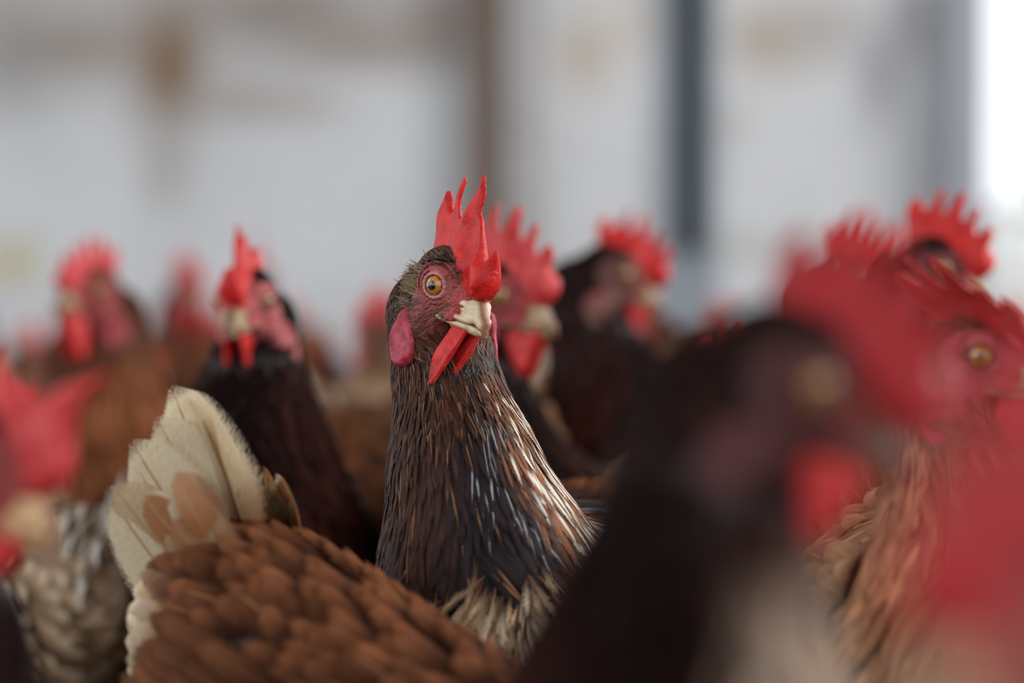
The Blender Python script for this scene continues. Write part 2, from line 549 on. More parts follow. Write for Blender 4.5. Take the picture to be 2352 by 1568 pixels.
# ------------------------------------------------------------------ blade builder (comb, wattles, lobes)
def smooth_poly(pts, sub=6, closed=True):
    pts = np.array(pts, float); n = len(pts); out = []
    for i in range(n):
        p0, p1, p2, p3 = pts[(i - 1) % n], pts[i], pts[(i + 1) % n], pts[(i + 2) % n]
        for t in np.linspace(0, 1, sub, endpoint=False):
            out.append(0.5 * ((2 * p1) + (-p0 + p2) * t + (2 * p0 - 5 * p1 + 4 * p2 - p3) * t * t + (-p0 + 3 * p1 - 3 * p2 + p3) * t ** 3))
    return np.array(out)

def poly_dist(X, Y, poly):
    d = np.full(X.shape, 1e9); ins = np.zeros(X.shape, bool)
    n = len(poly)
    for i in range(n):
        a = poly[i]; b = poly[(i + 1) % n]
        e = b - a; L2 = e @ e
        if L2 < 1e-12: continue
        h = np.clip(((X - a[0]) * e[0] + (Y - a[1]) * e[1]) / L2, 0, 1)
        d = np.minimum(d, np.hypot(X - a[0] - h * e[0], Y - a[1] - h * e[1]))
        c = ((a[1] > Y) != (b[1] > Y))
        with np.errstate(divide='ignore', invalid='ignore'):
            xi = (b[0] - a[0]) * (Y - a[1]) / (b[1] - a[1]) + a[0]
        ins ^= c & (X < xi)
    return np.where(ins, d, -d)

_blade_cache = {}
def blade(key, outline, thick, round_r, step, smooth=5, rib=None):
    """solid blade from an outline (cm) in the u,w plane, thickness along v -> verts (u,v,w), quads"""
    if key in _blade_cache: return _blade_cache[key]
    poly = smooth_poly(outline, smooth)
    lo = poly.min(0) - 3 * step; hi = poly.max(0) + 3 * step
    us = np.arange(lo[0], hi[0], step); ws = np.arange(lo[1], hi[1], step)
    U, W = np.meshgrid(us, ws, indexing='ij')
    d = poly_dist(U, W, poly)
    tmax = thick if not callable(thick) else 0.6
    vsn = max(8, int(3.4 * tmax / (step * 0.8)))
    vs_ = np.linspace(-1.7 * tmax, 1.7 * tmax, vsn)
    th = thick(U, W) if callable(thick) else np.full(U.shape, thick)
    e = np.clip(d / round_r, 0, 1)
    T = th * np.sqrt(np.clip(1 - (1 - e) ** 2, 0, 1))
    if rib is not None: T = T * rib(U, W)
    Fv = np.where(d[:, None, :] > 0, np.abs(vs_)[None, :, None] - T[:, None, :], np.abs(vs_)[None, :, None] - d[:, None, :])
    Fv = Fv.astype(float)
    V, Q = surface_nets(Fv, us, vs_, ws)
    _blade_cache[key] = (V, Q)
    return V, Q

COMB_OUT = {
    'hero': [(-2.3, 1.0), (-2.9, 2.1), (-3.1, 3.2), (-2.7, 4.2), (-2.35, 3.4), (-2.0, 3.4), (-1.75, 4.8), (-1.45, 5.1), (-1.3, 3.7), (-0.95, 3.2), (-0.55, 3.6),
             (-0.1, 5.0), (0.15, 5.75), (0.35, 5.0), (0.45, 3.9), (0.85, 3.6), (1.3, 3.0), (1.62, 2.2), (1.9, 1.72), (2.3, 2.05), (2.62, 2.6), (2.65, 1.7), (2.75, 0.9),
             (2.5, 0.1), (1.9, -0.15), (1.2, 0.2), (0, 0.8)],
    'serrate': [(-2.4, 0.9), (-3.0, 2.0), (-3.2, 3.1), (-2.6, 3.7), (-2.3, 3.1), (-2.0, 3.2), (-1.6, 4.4), (-1.2, 4.6), (-1.1, 3.4), (-0.75, 3.3), (-0.4, 4.6), (0.0, 4.7),
                (0.1, 3.4), (0.4, 3.1), (0.85, 4.1), (1.2, 4.0), (1.15, 2.9), (1.4, 2.5), (1.95, 3.2), (2.3, 2.9), (2.25, 1.9), (2.75, 1.4), (2.8, 0.6),
                (2.3, -0.1), (1.5, -0.1), (0, 0.7)],
    'small': [(-2.0, 0.9), (-2.5, 1.7), (-2.5, 2.5), (-2.0, 2.2), (-1.6, 2.4), (-1.3, 3.1), (-0.95, 2.4), (-0.6, 2.5), (-0.2, 3.2), (0.1, 2.4), (0.5, 2.2), (0.9, 2.7),
              (1.15, 1.9), (1.5, 1.6), (1.9, 1.9), (2.1, 1.1), (2.2, 0.5), (1.9, 0.0), (1.2, 0.1), (0, 0.7)],
    'single': [(-1.8, 1.0), (-2.3, 1.8), (-2.2, 2.8), (-1.6, 2.5), (-1.2, 2.8), (-0.8, 3.9), (-0.4, 3.0), (0.1, 3.4), (0.6, 4.8), (1.0, 3.2), (1.3, 2.2), (1.7, 2.0), (2.0, 2.4),
               (2.3, 1.4), (2.3, 0.5), (1.9, 0.0), (1.2, 0.1), (0, 0.7)],
    'hook': [(-2.4, 0.8), (-2.9, 1.8), (-2.6, 3.0), (-2.0, 2.6), (-1.6, 2.6), (-1.2, 3.3), (-0.7, 2.5), (-0.1, 2.3), (0.5, 2.5), (1.2, 3.4), (2.1, 4.3), (2.4, 4.4), (2.0, 3.3),
             (2.2, 2.2), (2.6, 1.2), (2.5, 0.3), (1.9, -0.1), (1.0, 0.1), (0, 0.6)],
}

def comb_thick(U, W):
    return 0.56 * (1 - 0.70 * sstep(W, 0.4, 3.2)) + 0.02

WATTLE_OUT = [(-0.85, 0.5), (-1.0, -0.4), (-0.95, -1.4), (-0.75, -2.5), (-0.2, -3.0), (0.42, -2.75), (0.78, -1.8), (0.85, -0.9), (0.8, 0.0), (0.5, 0.6)]
LOBE_OUT = [(-0.75, 1.0), (-1.05, 0.3), (-1.05, -0.6), (-0.75, -1.35), (-0.1, -1.75), (0.5, -1.5), (0.75, -0.9), (0.55, -0.3), (0.15, 0.2), (-0.1, 0.9), (-0.4, 1.25)]

def leg_mesh():
    pts = [((0.0, 0, 0.085), 0.0085), ((-0.004, 0, 0.05), 0.0065), ((0, 0, 0.016), 0.0068)]
    toes = [((0, 0, 0.012), (0.055, 0, 0.005)), ((0, 0, 0.012), (0.042, 0.026, 0.005)), ((0, 0, 0.012), (0.042, -0.026, 0.005)), ((0, 0, 0.012), (-0.028, 0.006, 0.005))]
    xs = np.arange(-0.04, 0.07, 0.0022); ys = np.arange(-0.036, 0.036, 0.0022); zs = np.arange(-0.002, 0.098, 0.0022)
    G = np.stack(np.meshgrid(xs, ys, zs, indexing='ij'), -1)
    d = cone(G, pts[0][0], pts[1][0], pts[0][1], pts[1][1])
    d = sm(d, cone(G, pts[1][0], pts[2][0], pts[1][1], pts[2][1]), 0.004)
    for a, b in toes:
        d = sm(d, cone(G, a, b, 0.006, 0.0042), 0.003)
    V, Q = surface_nets(d, xs, ys, zs)
    V[:, 2] -= V[:, 2].min()
    return V, Q
LEGV, LEGQ = leg_mesh()
LEG_ME = None

def make_head_parts(root, pose, fine, comb='serrate', comb_mat=None, lean=0.0, wattle_len=1.0, comb_scale=1.0, iris=(200, 120, 20), comb_bend=0.0, beak_tint=(1, 1, 1), wattle_w=0.9, wattle_swing=0.0, lobe_mat=None, lobe_out=0.0, comb_shift=0.0):
    st = 0.055 if fine else 0.13
    W = lambda q: pose.w(q)
    # comb
    V, Q = blade(('comb', comb, fine), COMB_OUT[comb], comb_thick, 0.30, st, 5)
    V = V.copy()
    u, v, w = V[:, 0], V[:, 1], V[:, 2]
    z0 = 1.0 - 0.22 * np.maximum(u, 0)
    hgt = np.maximum(w - z0, 0)
    v = v * (1 + 0.25 * np.sin(u * 3.1 + w * 0.8) * (hgt > 0))
    v = v + lean * hgt + comb_bend * hgt ** 2 + 0.10 * np.sin(u * 2.4 + 0.5) * np.clip(hgt, 0, 1) + 0.05 * np.sin(w * 3.0 + u)
    w = z0 + (w - z0) * np.where(w > z0, comb_scale, 1)
    w = z0 + (w - z0) * np.where(w > z0, 0.86, 1); u = u * (0.92 - 0.08 * (comb_shift > 0)) + comb_shift
    mesh_obj('comb', W(np.stack([u, v, w], 1)), Q, comb_mat or M_COMB, root)
    # wattles
    for s in (-1, 1):
        V, Q = blade(('wattle', fine), WATTLE_OUT, 0.15, 0.22, st, 5, lambda U, Wd: 1.0 + 0.15 * np.sin(Wd * 4))
        u, v, w = V[:, 0] * wattle_w, V[:, 1], V[:, 2] * wattle_len
        dep = np.clip(-w, 0, 4)
        y = s * (0.33 + 0.17 * dep - 0.03 * dep ** 2) - wattle_swing * (1.9 if s > 0 else 1.0) * dep + v + 0.14 * s * (u ** 2)
        mesh_obj('wattle', W(np.stack([u + 1.55 - 0.22 * dep, y, w * 1.08 - 1.40], 1)), Q if s > 0 else Q, M_WATTLE, root)
    # ear lobes
    for s in (-1, 1):
        V, Q = blade(('lobe', fine), LOBE_OUT, 0.24, 0.30, st, 5, lambda U, Wd: 0.78 + 0.22 * np.sin(Wd * 5 + U * 3) + 0.5 * sstep(np.hypot(U * 1.2, Wd + 0.3), 0.5, 1.3))
        u, v, w = V[:, 0], V[:, 1], V[:, 2]
        y = s * (1.66 + (lobe_out if s > 0 else 0) + 0.14 * np.clip(-u, 0, 2) - 0.16 * np.maximum(u, 0) ** 2 + 0.08 * np.clip(-w, 0, 2) - 0.16 * np.clip(w, 0, 2)) + v
        mesh_obj('earlobe', W(np.stack([u * 0.9 - 0.52, y, w * 0.90 - 2.30], 1)), Q, lobe_mat or M_LOBE, root)
    # eyes
    nu, nv = (48, 32) if fine else (20, 12)
    for s in (-1, 1):
        th = np.linspace(0, math.pi, nv + 1); ph = np.linspace(0, 2 * math.pi, nu, endpoint=False)
        r = 0.50
        T, Pp = np.meshgrid(th, ph, indexing='ij')
        x = r * np.sin(T) * np.cos(Pp); z = r * np.sin(T) * np.sin(Pp); y = r * np.cos(T) * s
        y = y + s * 0.05 * np.exp(-(T / 0.5) ** 2)
        deg = np.degrees(T)
        a = Pp
        wob = 1 + 0.06 * np.sin(a * 7) + 0.05 * np.sin(a * 13 + 1)
        pup = np.array(srgb(8, 8, 10)); i1 = np.array(srgb(196, 134, 40)); i2 = np.array(srgb(*iris)); i3 = np.array(srgb(120, 54, 14)); rim = np.array(srgb(30, 16, 14))
        c = np.zeros(T.shape + (3,)); c[:] = pup
        def lay_(c, col, lo, hi):
            f = sstep(deg * wob if lo > 25 else deg, lo, hi)[..., None]
            return c * (1 - f) + col * f
        c = lay_(c, i1, 23, 26); c = lay_(c, i2, 30, 40); c = lay_(c, i3, 47, 53); c = lay_(c, rim, 56, 60)
        ca, sa = math.cos(EYE_A), math.sin(EYE_A)
        Vv = np.stack([x * ca + abs(1) * (y * s) * sa + 0.20, y * ca - s * x * sa + 1.16 * s, z + 0.05], -1).reshape(-1, 3)
        i = np.arange(nv)[:, None]; j = np.arange(nu)[None]
        Qe = np.stack([i * nu + j, i * nu + (j + 1) % nu, (i + 1) * nu + (j + 1) % nu, (i + 1) * nu + j], -1).reshape(-1, 4)
        mesh_obj('eye', W(Vv), Qe, M_EYE, root, {'Col': c.reshape(-1, 3)})
    # beak
    st2 = 0.05 if fine else 0.11
    xs = np.arange(0.2, 3.9, st2); ys = np.arange(-1.3, 1.3 + st2, st2); zs = np.arange(-2.3, 0.9, st2)
    G = np.stack(np.meshgrid(xs, ys, zs, indexing='ij'), -1)
    Gs = G * np.array((1, 0.92, 1))
    up = cone(Gs, (0.9, 0, -0.50), (1.9, 0, -0.57), 0.64, 0.53)
    up = sm(up, cone(Gs, (1.9, 0, -0.55), (2.65, 0, -0.95), 0.50, 0.26), 0.15)
    up = sm(up, cone(Gs, (2.65, 0, -0.95), (2.98, 0, -1.42), 0.25, 0.10), 0.12)
    for s in (-1, 1):
        up = sm(up, cone(Gs, (0.55, 0.92 * s, -1.08), (2.2, 0.42 * s, -0.92), 0.15, 0.15), 0.12)     # tomium edge
        up = sm(up, ell(Gs, (1.55, 0.50 * s, -0.38), (0.42, 0.18, 0.24)), 0.10)                    # nostril hood
        up = smax(up, -ell(Gs, (1.72, 0.70 * s, -0.47), (0.20, 0.18, 0.08)), 0.05)
    cut = (G[..., 2] + 1.02 + 0.09 * (G[..., 0] - 2.0) + 0.10 * np.maximum(G[..., 0] - 2.6, 0))
    mouth_z = -1.02 - 0.07 * (G[..., 0] - 1.0) - 0.10 * np.maximum(G[..., 0] - 2.0, 0) ** 2
    side_cut = mouth_z - G[..., 2]
    upper = smax(up, side_cut, 0.04)
    # let the hooked tip pass over the lower mandible
    tip = sm(cone(Gs, (2.62, 0, -0.96), (2.98, 0, -1.42), 0.23, 0.09), upper, 0.06)
    V, Q = surface_nets(tip, xs, ys, zs)
    nrm = np.abs(V[:, 1])
    cream = np.array(srgb(226, 208, 178)); brown = np.array(srgb(140, 88, 58)); pink = np.array(srgb(206, 140, 128))
    f = (1 - sstep(nrm, 0.10, 0.34)) * sstep(V[:, 0], 1.5, 2.3)
    f2 = 1 - sstep(V[:, 0] + 0.5 * (V[:, 2] + 0.6), 1.2, 2.0)
    c = cream * (1 - f[:, None]) + brown * f[:, None]
    c = c * (1 - 0.75 * f2[:, None]) + pink * 0.75 * f2[:, None]
    c = c * np.array(beak_tint)
    line = np.exp(-((V[:, 2] + 1.02 + 0.07 * (V[:, 0] - 1.0)) / 0.05) ** 2)[:, None] * 0.7
    c = c * (1 - line) + np.array(srgb(120, 70, 55)) * line
    mesh_obj('upper_beak', W(V), Q, M_BEAK, root, {'Col': c})
    lo = cone(Gs * np.array((1, 1, 1.1)), (0.9, 0, -1.22), (2.35, 0, -1.33), 0.66, 0.36)
    lo = sm(lo, cone(Gs, (2.2, 0, -1.24), (2.72, 0, -1.28), 0.26, 0.16), 0.1)
    for s in (-1, 1):
        lo = sm(lo, cone(Gs, (0.5, 0.90 * s, -1.22), (2.0, 0.44 * s, -1.24), 0.14, 0.12), 0.12)
    lower = smax(lo, G[..., 2] - (mouth_z - 0.012), 0.03)
    V, Q = surface_nets(lower, xs, ys, zs)
    c = np.tile(np.array(srgb(222, 200, 168)) * np.array(beak_tint), (len(V), 1))
    f2 = (1 - sstep(V[:, 0], 0.8, 1.5))[:, None]
    c = c * (1 - 0.5 * f2) + pink * np.array(beak_tint) * 0.5 * f2
    mesh_obj('lower_beak', W(V), Q, M_BEAK, root, {'Col': c})

def strands(name, pose, P, D, N, L, W0, colr, parent, h1=0.003, bendv=0.0):
    n = len(P)
    S = np.cross(N, D); S /= np.linalg.norm(S, axis=1, keepdims=True) + 1e-9
    pts = []
    for k, (v, wf) in enumerate(((0, 1.0), (0.5, 0.8), (1.0, 0.12))):
        c = P + D * (L * v)[:, None] + N * (h1 * v - bendv * v * v)[:, None] if not np.isscalar(h1) else P + D * (L * v)[:, None] + N * (h1 * v - bendv * v * v)
        for s in (-1, 1):
            pts.append(c + S * (s * 0.5 * W0 * wf)[:, None])
    V = np.stack(pts, 1).reshape(-1, 3)
    b = (np.arange(n) * 6)[:, None]
    Q = np.stack([b + 0, b + 1, b + 3, b + 2], -1).reshape(-1, 4)
    Q2 = np.stack([b + 2, b + 3, b + 5, b + 4], -1).reshape(-1, 4)
    c = np.repeat(colr, 6, axis=0)
    return mesh_obj(name, V, np.concatenate([Q, Q2]), M_STRAND, parent, {'Col': c})

def feather_pack(Ps, Ns, Ss, L, W, c0, c1, stripe, tipa, tipb, cup, cs=0.1, ce=0.9, five=False):
    n = len(L); f = lambda x: np.full(n, x, float) if np.isscalar(x) else x
    return dict(P=Ps, N=Ns, S=Ss, L=L, W=W, col0=c0, col1=c1, stripe=stripe, tipa=f(tipa), tipb=f(tipb), cup=f(cup), cs=f(cs), ce=f(ce), five=five)

HERO_LAT = (math.cos(R(-106)), -math.sin(R(-106)), 0.0)     # the hen in focus: the flank with the white-tipped hackle
def make_plumage(root, pose, V, Q, pal, rg, dens=1.0, hero=False, rump_pale=False, bib=None):
    # --- hackle and head feathers
    def spacing_neck(P):
        T, _ = pose.neck_t(P); q = pose.q(P)
        s = 0.0019 + (0.0060 if hero else 0.0042) * T
        s = s / dens
        headz = (np.linalg.norm(q, axis=-1) < 3.6)
        s = np.where(headz & (T < 0.1), 0.0015 / dens, s)
        out = (T >= 0.985) | (face_mask(q) > 0.3)
        return np.where(out, 1e3, s)
    P = poisson(V, Q, spacing_neck, 26000, rg)
    P = P[spacing_neck(P) < 1]
    if len(P):
        T, D = pose.neck_t(P); q = pose.q(P); N = pose.grad(P)
        n = len(P)
        hb = (sstep(q[:, 0], -2.6, -0.6) * (np.linalg.norm(q, axis=1) < 3.6))[:, None]
        Dd = D * (1 - hb) + (-pose.M[:, 0]) * hb
        # the hackle parts and falls outwards
        sidev = np.zeros((n, 3)); sidev[:, 1] = np.sign(P[:, 1]) * 0.35 * sstep(T, 0.3, 0.9)
        clump = np.stack([np.sin(P[:, 1] * 230 + P[:, 2] * 60), np.sin(P[:, 2] * 130 + P[:, 1] * 310 + 1), np.sin(P[:, 1] * 410 + 2)], 1)
        Dd = Dd + sidev + clump * (0.20 * sstep(T, 0.3, 0.8))[:, None] + rg.normal(0, 0.11, (n, 3))
        L = (0.006 + 0.040 * sstep(T, 0.0, 0.75)) * rg.uniform(0.75, 1.25, n)
        W = (0.0028 + (0.0090 if hero else 0.0055) * sstep(T, 0.15, 0.85)) * rg.uniform(0.8, 1.25, n) / math.sqrt(dens)
        Ps, Ns, Ss = lay(pose, P, Dd, L, 0.0006, 0.0010 + 0.085 * L, 6, rg, 0.25)
        c0, c1 = palette_colours(pal, pose, P, T * 0.9, q, N, rg)
        if bib:
            m = (sstep(P[:, 1], bib[0], bib[0] + 0.02) * sstep(bib[1] - P[:, 2], 0.0, 0.03))[:, None]
            c0 = c0 * (1 - m) + jitter(arr3(srgb(150, 118, 96), n), 0.15, rg) * m; c1 = c1 * (1 - m) + jitter(arr3(srgb(196, 176, 158), n), 0.12, rg) * m
        var = np.exp(rg.normal(0, 0.22, (n, 1))); c0 = c0 * var; c1 = c1 * var
        yc = np.interp(T, [0, 0.35, 0.7, 1.0], [pose.neck[i][1] for i in range(4)])
        yr = P[:, 1] - yc
        stripe = np.zeros((n, 4))
        # pale shafts, more of them to the bird's sides
        k = rg.random(n) * (1.0 if hero else 1.4)
        sidey = np.abs(P[:, 1])
        st_on = (k < 0.13)
        pale = np.array(srgb(196, 160, 122))
        stripe[:, :3] = np.array(srgb(*PAL[pal]['side'])) * 1.8 if not hero else np.array(srgb(150, 104, 70)); stripe[:, 3] = np.where(st_on, 0.13, -1)
        # head feathers: tan streaks
        hd = T < 0.12
        stripe[hd & (k < 0.4), :3] = np.array(srgb(128, 94, 64)) if hero else np.array(srgb(90, 62, 44)); stripe[hd & (k < 0.4), 3] = 0.25
        if hero:
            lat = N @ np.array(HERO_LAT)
            ls = sstep(lat, 0.30, 0.62) * sstep(T, 0.10, 0.35)
            on = rg.random(n) < sstep(lat, 0.42, 0.75) * sstep(T, 0.2, 0.35) * 0.58
            white_on = on
            stripe[on, 3] = -1
            warm = ls[:, None]
            c0 = c0 * (1 - warm) + jitter(arr3(srgb(96, 54, 34), n), 0.3, rg) * warm
            c1 = c1 * (1 - warm) + jitter(arr3(srgb(142, 88, 56), n), 0.3, rg) * warm
            fr = (1 - sstep(np.abs(lat + 0.02), 0.12, 0.40)) * sstep(T, 0.3, 0.5)
            on = (rg.random(n) < fr * 0.35)
            stripe[on, 3] = -1
            on = rg.random(n) < sstep(lat, 0.0, 0.15) * (1 - sstep(lat, 0.45, 0.6)) * 0.42 * sstep(T, 0.25, 0.4)
            stripe[on, :3] = np.array(srgb(150, 152, 156)); stripe[on, 3] = rg.uniform(0.08, 0.2, on.sum())  # pale feather edges and painted sheen, as narrow stripes
            dk = on[:, None] * 0.7; c0 = c0 * (1 - dk) + np.array(srgb(26, 20, 26)) * dk; c1 = c1 * (1 - dk) + np.array(srgb(44, 34, 40)) * dk
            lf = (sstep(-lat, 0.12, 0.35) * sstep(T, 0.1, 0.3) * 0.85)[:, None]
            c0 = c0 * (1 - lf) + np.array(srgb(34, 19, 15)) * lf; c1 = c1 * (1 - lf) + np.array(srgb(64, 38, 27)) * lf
            m = (fr * 0.75)[:, None]
            c0 = c0 * (1 - m) + np.array(srgb(24, 18, 22)) * m; c1 = c1 * (1 - m) + np.array(srgb(40, 30, 34)) * m
        cs_h = np.full(n, 0.1); ce_h = np.full(n, 0.9)
        if hero:
            c1[white_on] = jitter(arr3(srgb(236, 222, 204), int(white_on.sum())), 0.1, rg)
            cs_h[white_on] = rg.uniform(0.35, 0.5, white_on.sum()); ce_h[white_on] = cs_h[white_on] + 0.12
            W[white_on] *= 0.7
        build_feathers('hackle_feathers', feather_pack(Ps, Ns, Ss, L, W, c0, c1, stripe, 1.9, 0.7, 0.35, cs_h, ce_h), M_FEATHER_GLOSS if hero else M_FEATHER, root)
    # --- body contour feathers
    def spacing_body(P):
        T, _ = pose.neck_t(P)
        s = np.full(P.shape[:-1], 0.0105 / dens)
        s = np.where(P[..., 2] < 0.115 - pose.low, 0.007 / dens, s)
        out = (T < 0.93) | (P[..., 2] < 0.085 - pose.low * 0.6)
        return np.where(out, 1e3, s)
    P = poisson(V, Q, spacing_body, 20000, rg)
    P = P[spacing_body(P) < 1]
    T, D = pose.neck_t(P); q = pose.q(P); N = pose.grad(P)
    n = len(P)
    front = sstep(P[:, 0], 0.02, 0.09)[:, None]
    Dd = np.array((-1.0, 0, -0.28)) * (1 - front) + np.array((-0.25, 0, -1.0)) * front
    low = sstep(0.15 - pose.low - P[:, 2], 0, 0.05)[:, None]
    Dd = Dd * (1 - low) + np.array((-0.45, 0, -1.0)) * low
    Dd = Dd + rg.normal(0, 0.10, (n, 3))
    L = 0.036 * rg.uniform(0.8, 1.2, n); W = 0.0215 * rg.uniform(0.8, 1.2, n)
    small = P[:, 2] < 0.12 - pose.low
    L[small] *= 0.6; W[small] *= 0.6
    if hero:
        L *= 0.95; W *= 0.72
    Ps, Ns, Ss = lay(pose, P, Dd, L, 0.002, 0.0085, 6, rg, 0.3)
    c0, c1 = palette_colours(pal, pose, P, np.ones(n), q, N, rg)
    stripe = np.zeros((n, 4)); stripe[:, :3] = srgb(150, 104, 70); stripe[:, 3] = np.where(rg.random(n) < 0.08, 0.05, -1)
    if bib:
        m = (sstep(P[:, 1], bib[0], bib[0] + 0.02) * sstep(bib[1] - P[:, 2], 0.0, 0.03))[:, None]
        c0 = c0 * (1 - m) + jitter(arr3(srgb(150, 118, 96), n), 0.15, rg) * m; c1 = c1 * (1 - m) + jitter(arr3(srgb(200, 184, 166), n), 0.12, rg) * m
    if rump_pale:
        m = (sstep(-P[:, 0], 0.085, 0.125) * sstep(0.262 - pose.low - P[:, 2], 0.0, 0.02))[:, None]
        c0 = c0 * (1 - m) + jitter(arr3(srgb(176, 138, 100), n), 0.12, rg) * m
        c1 = c1 * (1 - m) + jitter(arr3(srgb(230, 212, 182), n), 0.1, rg) * m
    if hero:
        ls = sstep(P[:, 1], 0.02, 0.055)
        on = rg.random(n) < ls * 0.25
        stripe[on, :3] = np.array(srgb(238, 226, 208)); stripe[on, 3] = rg.uniform(0.15, 0.35, on.sum())
        # cream tuft low on the breast
        wp = root['_tuft'] if '_tuft' in root else None
    build_feathers('body_feathers', feather_pack(Ps, Ns, Ss, L, W, c0, c1, stripe, 3.2, 0.55, 0.45, 0.25, 0.95, True), M_FEATHER, root)

def make_wings(root, pose, pal, rg):
    p = {k: np.array(srgb(*v)) for k, v in PAL[pal].items()}
    for s in (-1, 1):
        # rows of coverts then long flight feathers, lying on the flank
        Pl, Dl, Ll, Wl, Hl, Cl = [], [], [], [], [], []
        for row in range(6):
            m = 9
            for k in range(m):
                x = 0.075 - row * 0.022 - 0.004 * k
                z = 0.262 - pose.low - k * 0.0105 - row * 0.002
                Pl.append((x + rg.normal(0, 0.003), s * 0.12, z + rg.normal(0, 0.002)))
                Ll.append((0.036 if row < 4 else 0.075) * rg.uniform(0.9, 1.1)); Wl.append(0.021 * rg.uniform(0.9, 1.1))
                Dl.append((-1, 0, -0.10 + 0.03 * k)); Hl.append(0.004 + 0.0012 * (6 - row))
                Cl.append(row)
        P = np.array(Pl); D = np.array(Dl, float); L = np.array(Ll); W = np.array(Wl); H = np.array(Hl)
        for _ in range(8):                       # drop the points on to the flank from the side
            P[:, 1] -= s * pose.sdf(P)
        ok = np.abs(pose.sdf(P)) < 0.004
        P, D, L, W, H = P[ok], D[ok], L[ok], W[ok], H[ok]
        n = len(P)
        if n == 0: continue
        Ps, Ns, Ss = lay(pose, P, D, L, 0.007, 0.0115, 6, rg, 0.35)
        c0 = jitter(arr3(p['body'] * 1.05, n), 0.18, rg); c1 = jitter(arr3(p['tip'], n), 0.18, rg)
        stripe = np.zeros((n, 4)); stripe[:, :3] = p['tip'] * 1.3; stripe[:, 3] = 0.03
        build_feathers('wing', feather_pack(Ps, Ns, Ss, L, W, c0, c1, stripe, 3.5, 0.5, 0.4, 0.2, 0.95, True), M_FEATHER, root)

def make_tail(root, pose, rg, elev=35, colr='brown', length=0.10, n=7, width=0.032, tail_fan=30):
    pal = {'brown': ((110, 66, 40), (160, 118, 84)), 'white': ((160, 106, 64), (232, 214, 180)), 'dark': ((70, 44, 34), (110, 74, 54)), 'pale': ((200, 180, 160), (236, 228, 218))}[colr]
    Pl, Nl, Sl, L, W = [], [], [], [], []
    rows = 9
    base = np.array((-0.125, 0, 0.262 - pose.low))
    for s in (-1, 1):
        for k in range(n):
            f = k / (n - 1)
            e = R(elev - tail_fan * f + rg.normal(0, 1.5))
            spread = (0.10 + 0.28 * f) * min(1.0, tail_fan / 30)
            d = np.array((-math.cos(e), s * spread * 0.55, math.sin(e))); d /= np.linalg.norm(d)
            nrm = np.array((0.15, s, 0.35 - 0.2 * f)); nrm -= d * (nrm @ d); nrm /= np.linalg.norm(nrm)
            sd = np.cross(nrm, d)
            ll = length * (1.0 - 0.10 * f) * rg.uniform(0.93, 1.04)
            b = base + np.array((0.0, s * (0.004 + 0.010 * f), -0.034 * f + 0.006)) + nrm * 0.002 * (k - 3)
            pts, ns, ss = [], [], []
            for i in range(rows):
                v = i / (rows - 1)
                pts.append(b + d * ll * v + nrm * (0.010 * v * v) * (1 if k % 2 else 0.4) + sd * 0.004 * math.sin(v * 2.5))
                ns.append(nrm); ss.append(sd)
            Pl.append(pts); Nl.append(ns); Sl.append(ss); L.append(ll); W.append(width * rg.uniform(0.85, 1.1))
        # coverts over the tail root
        for k in range(26):
            f = rg.random(); e = R(elev - 4 - (tail_fan - 4) * f + rg.normal(0, 5))
            d = np.array((-math.cos(e), s * 0.22 * rg.random(), math.sin(e))); d /= np.linalg.norm(d)
            nrm = np.array((0.15, s, 0.4)); nrm -= d * (nrm @ d); nrm /= np.linalg.norm(nrm)
            sd = np.cross(nrm, d)
            b = base + np.array((0.02, s * 0.014, -0.032 * f + 0.004)) + d * rg.uniform(0, 0.030)
            ll = 0.042 * rg.uniform(0.8, 1.2)
            Pl.append([b + d * ll * (i / (rows - 1)) + nrm * (0.006 + 0.004 * math.sin(i / (rows - 1) * 2.6)) for i in range(rows)])
            Nl.append([nrm] * rows); Sl.append([sd] * rows); L.append(ll); W.append(0.020 * rg.uniform(0.8, 1.2))
    L = np.array(L); W = np.array(W); N_ = len(L)
    c0 = jitter(arr3(srgb(*pal[0]), N_), 0.15, rg); c1 = jitter(arr3(srgb(*pal[1]), N_), 0.08, rg)
    stripe = np.zeros((N_, 4)); stripe[:, :3] = np.array(srgb(190, 156, 112)); stripe[:, 3] = 0.03
    cs = np.where(L > 0.06, 0.10, 0.2); ce = np.where(L > 0.06, 0.55, 1.0)
    short = L < 0.06
    tanned = (rg.random(N_) < 0.35) & ~short
    c1[tanned] = c1[tanned] * 0.55 + c0[tanned] * 0.45
    mixb = rg.random(N_)[:, None] * short[:, None]
    c1 = c1 * (1 - mixb) + c0 * mixb
    build_feathers('tail', feather_pack(np.array(Pl), np.array(Nl), np.array(Sl), L, W, c0, c1, stripe, 4.5, 0.5, 0.3, cs, ce, True), M_TAIL, root)

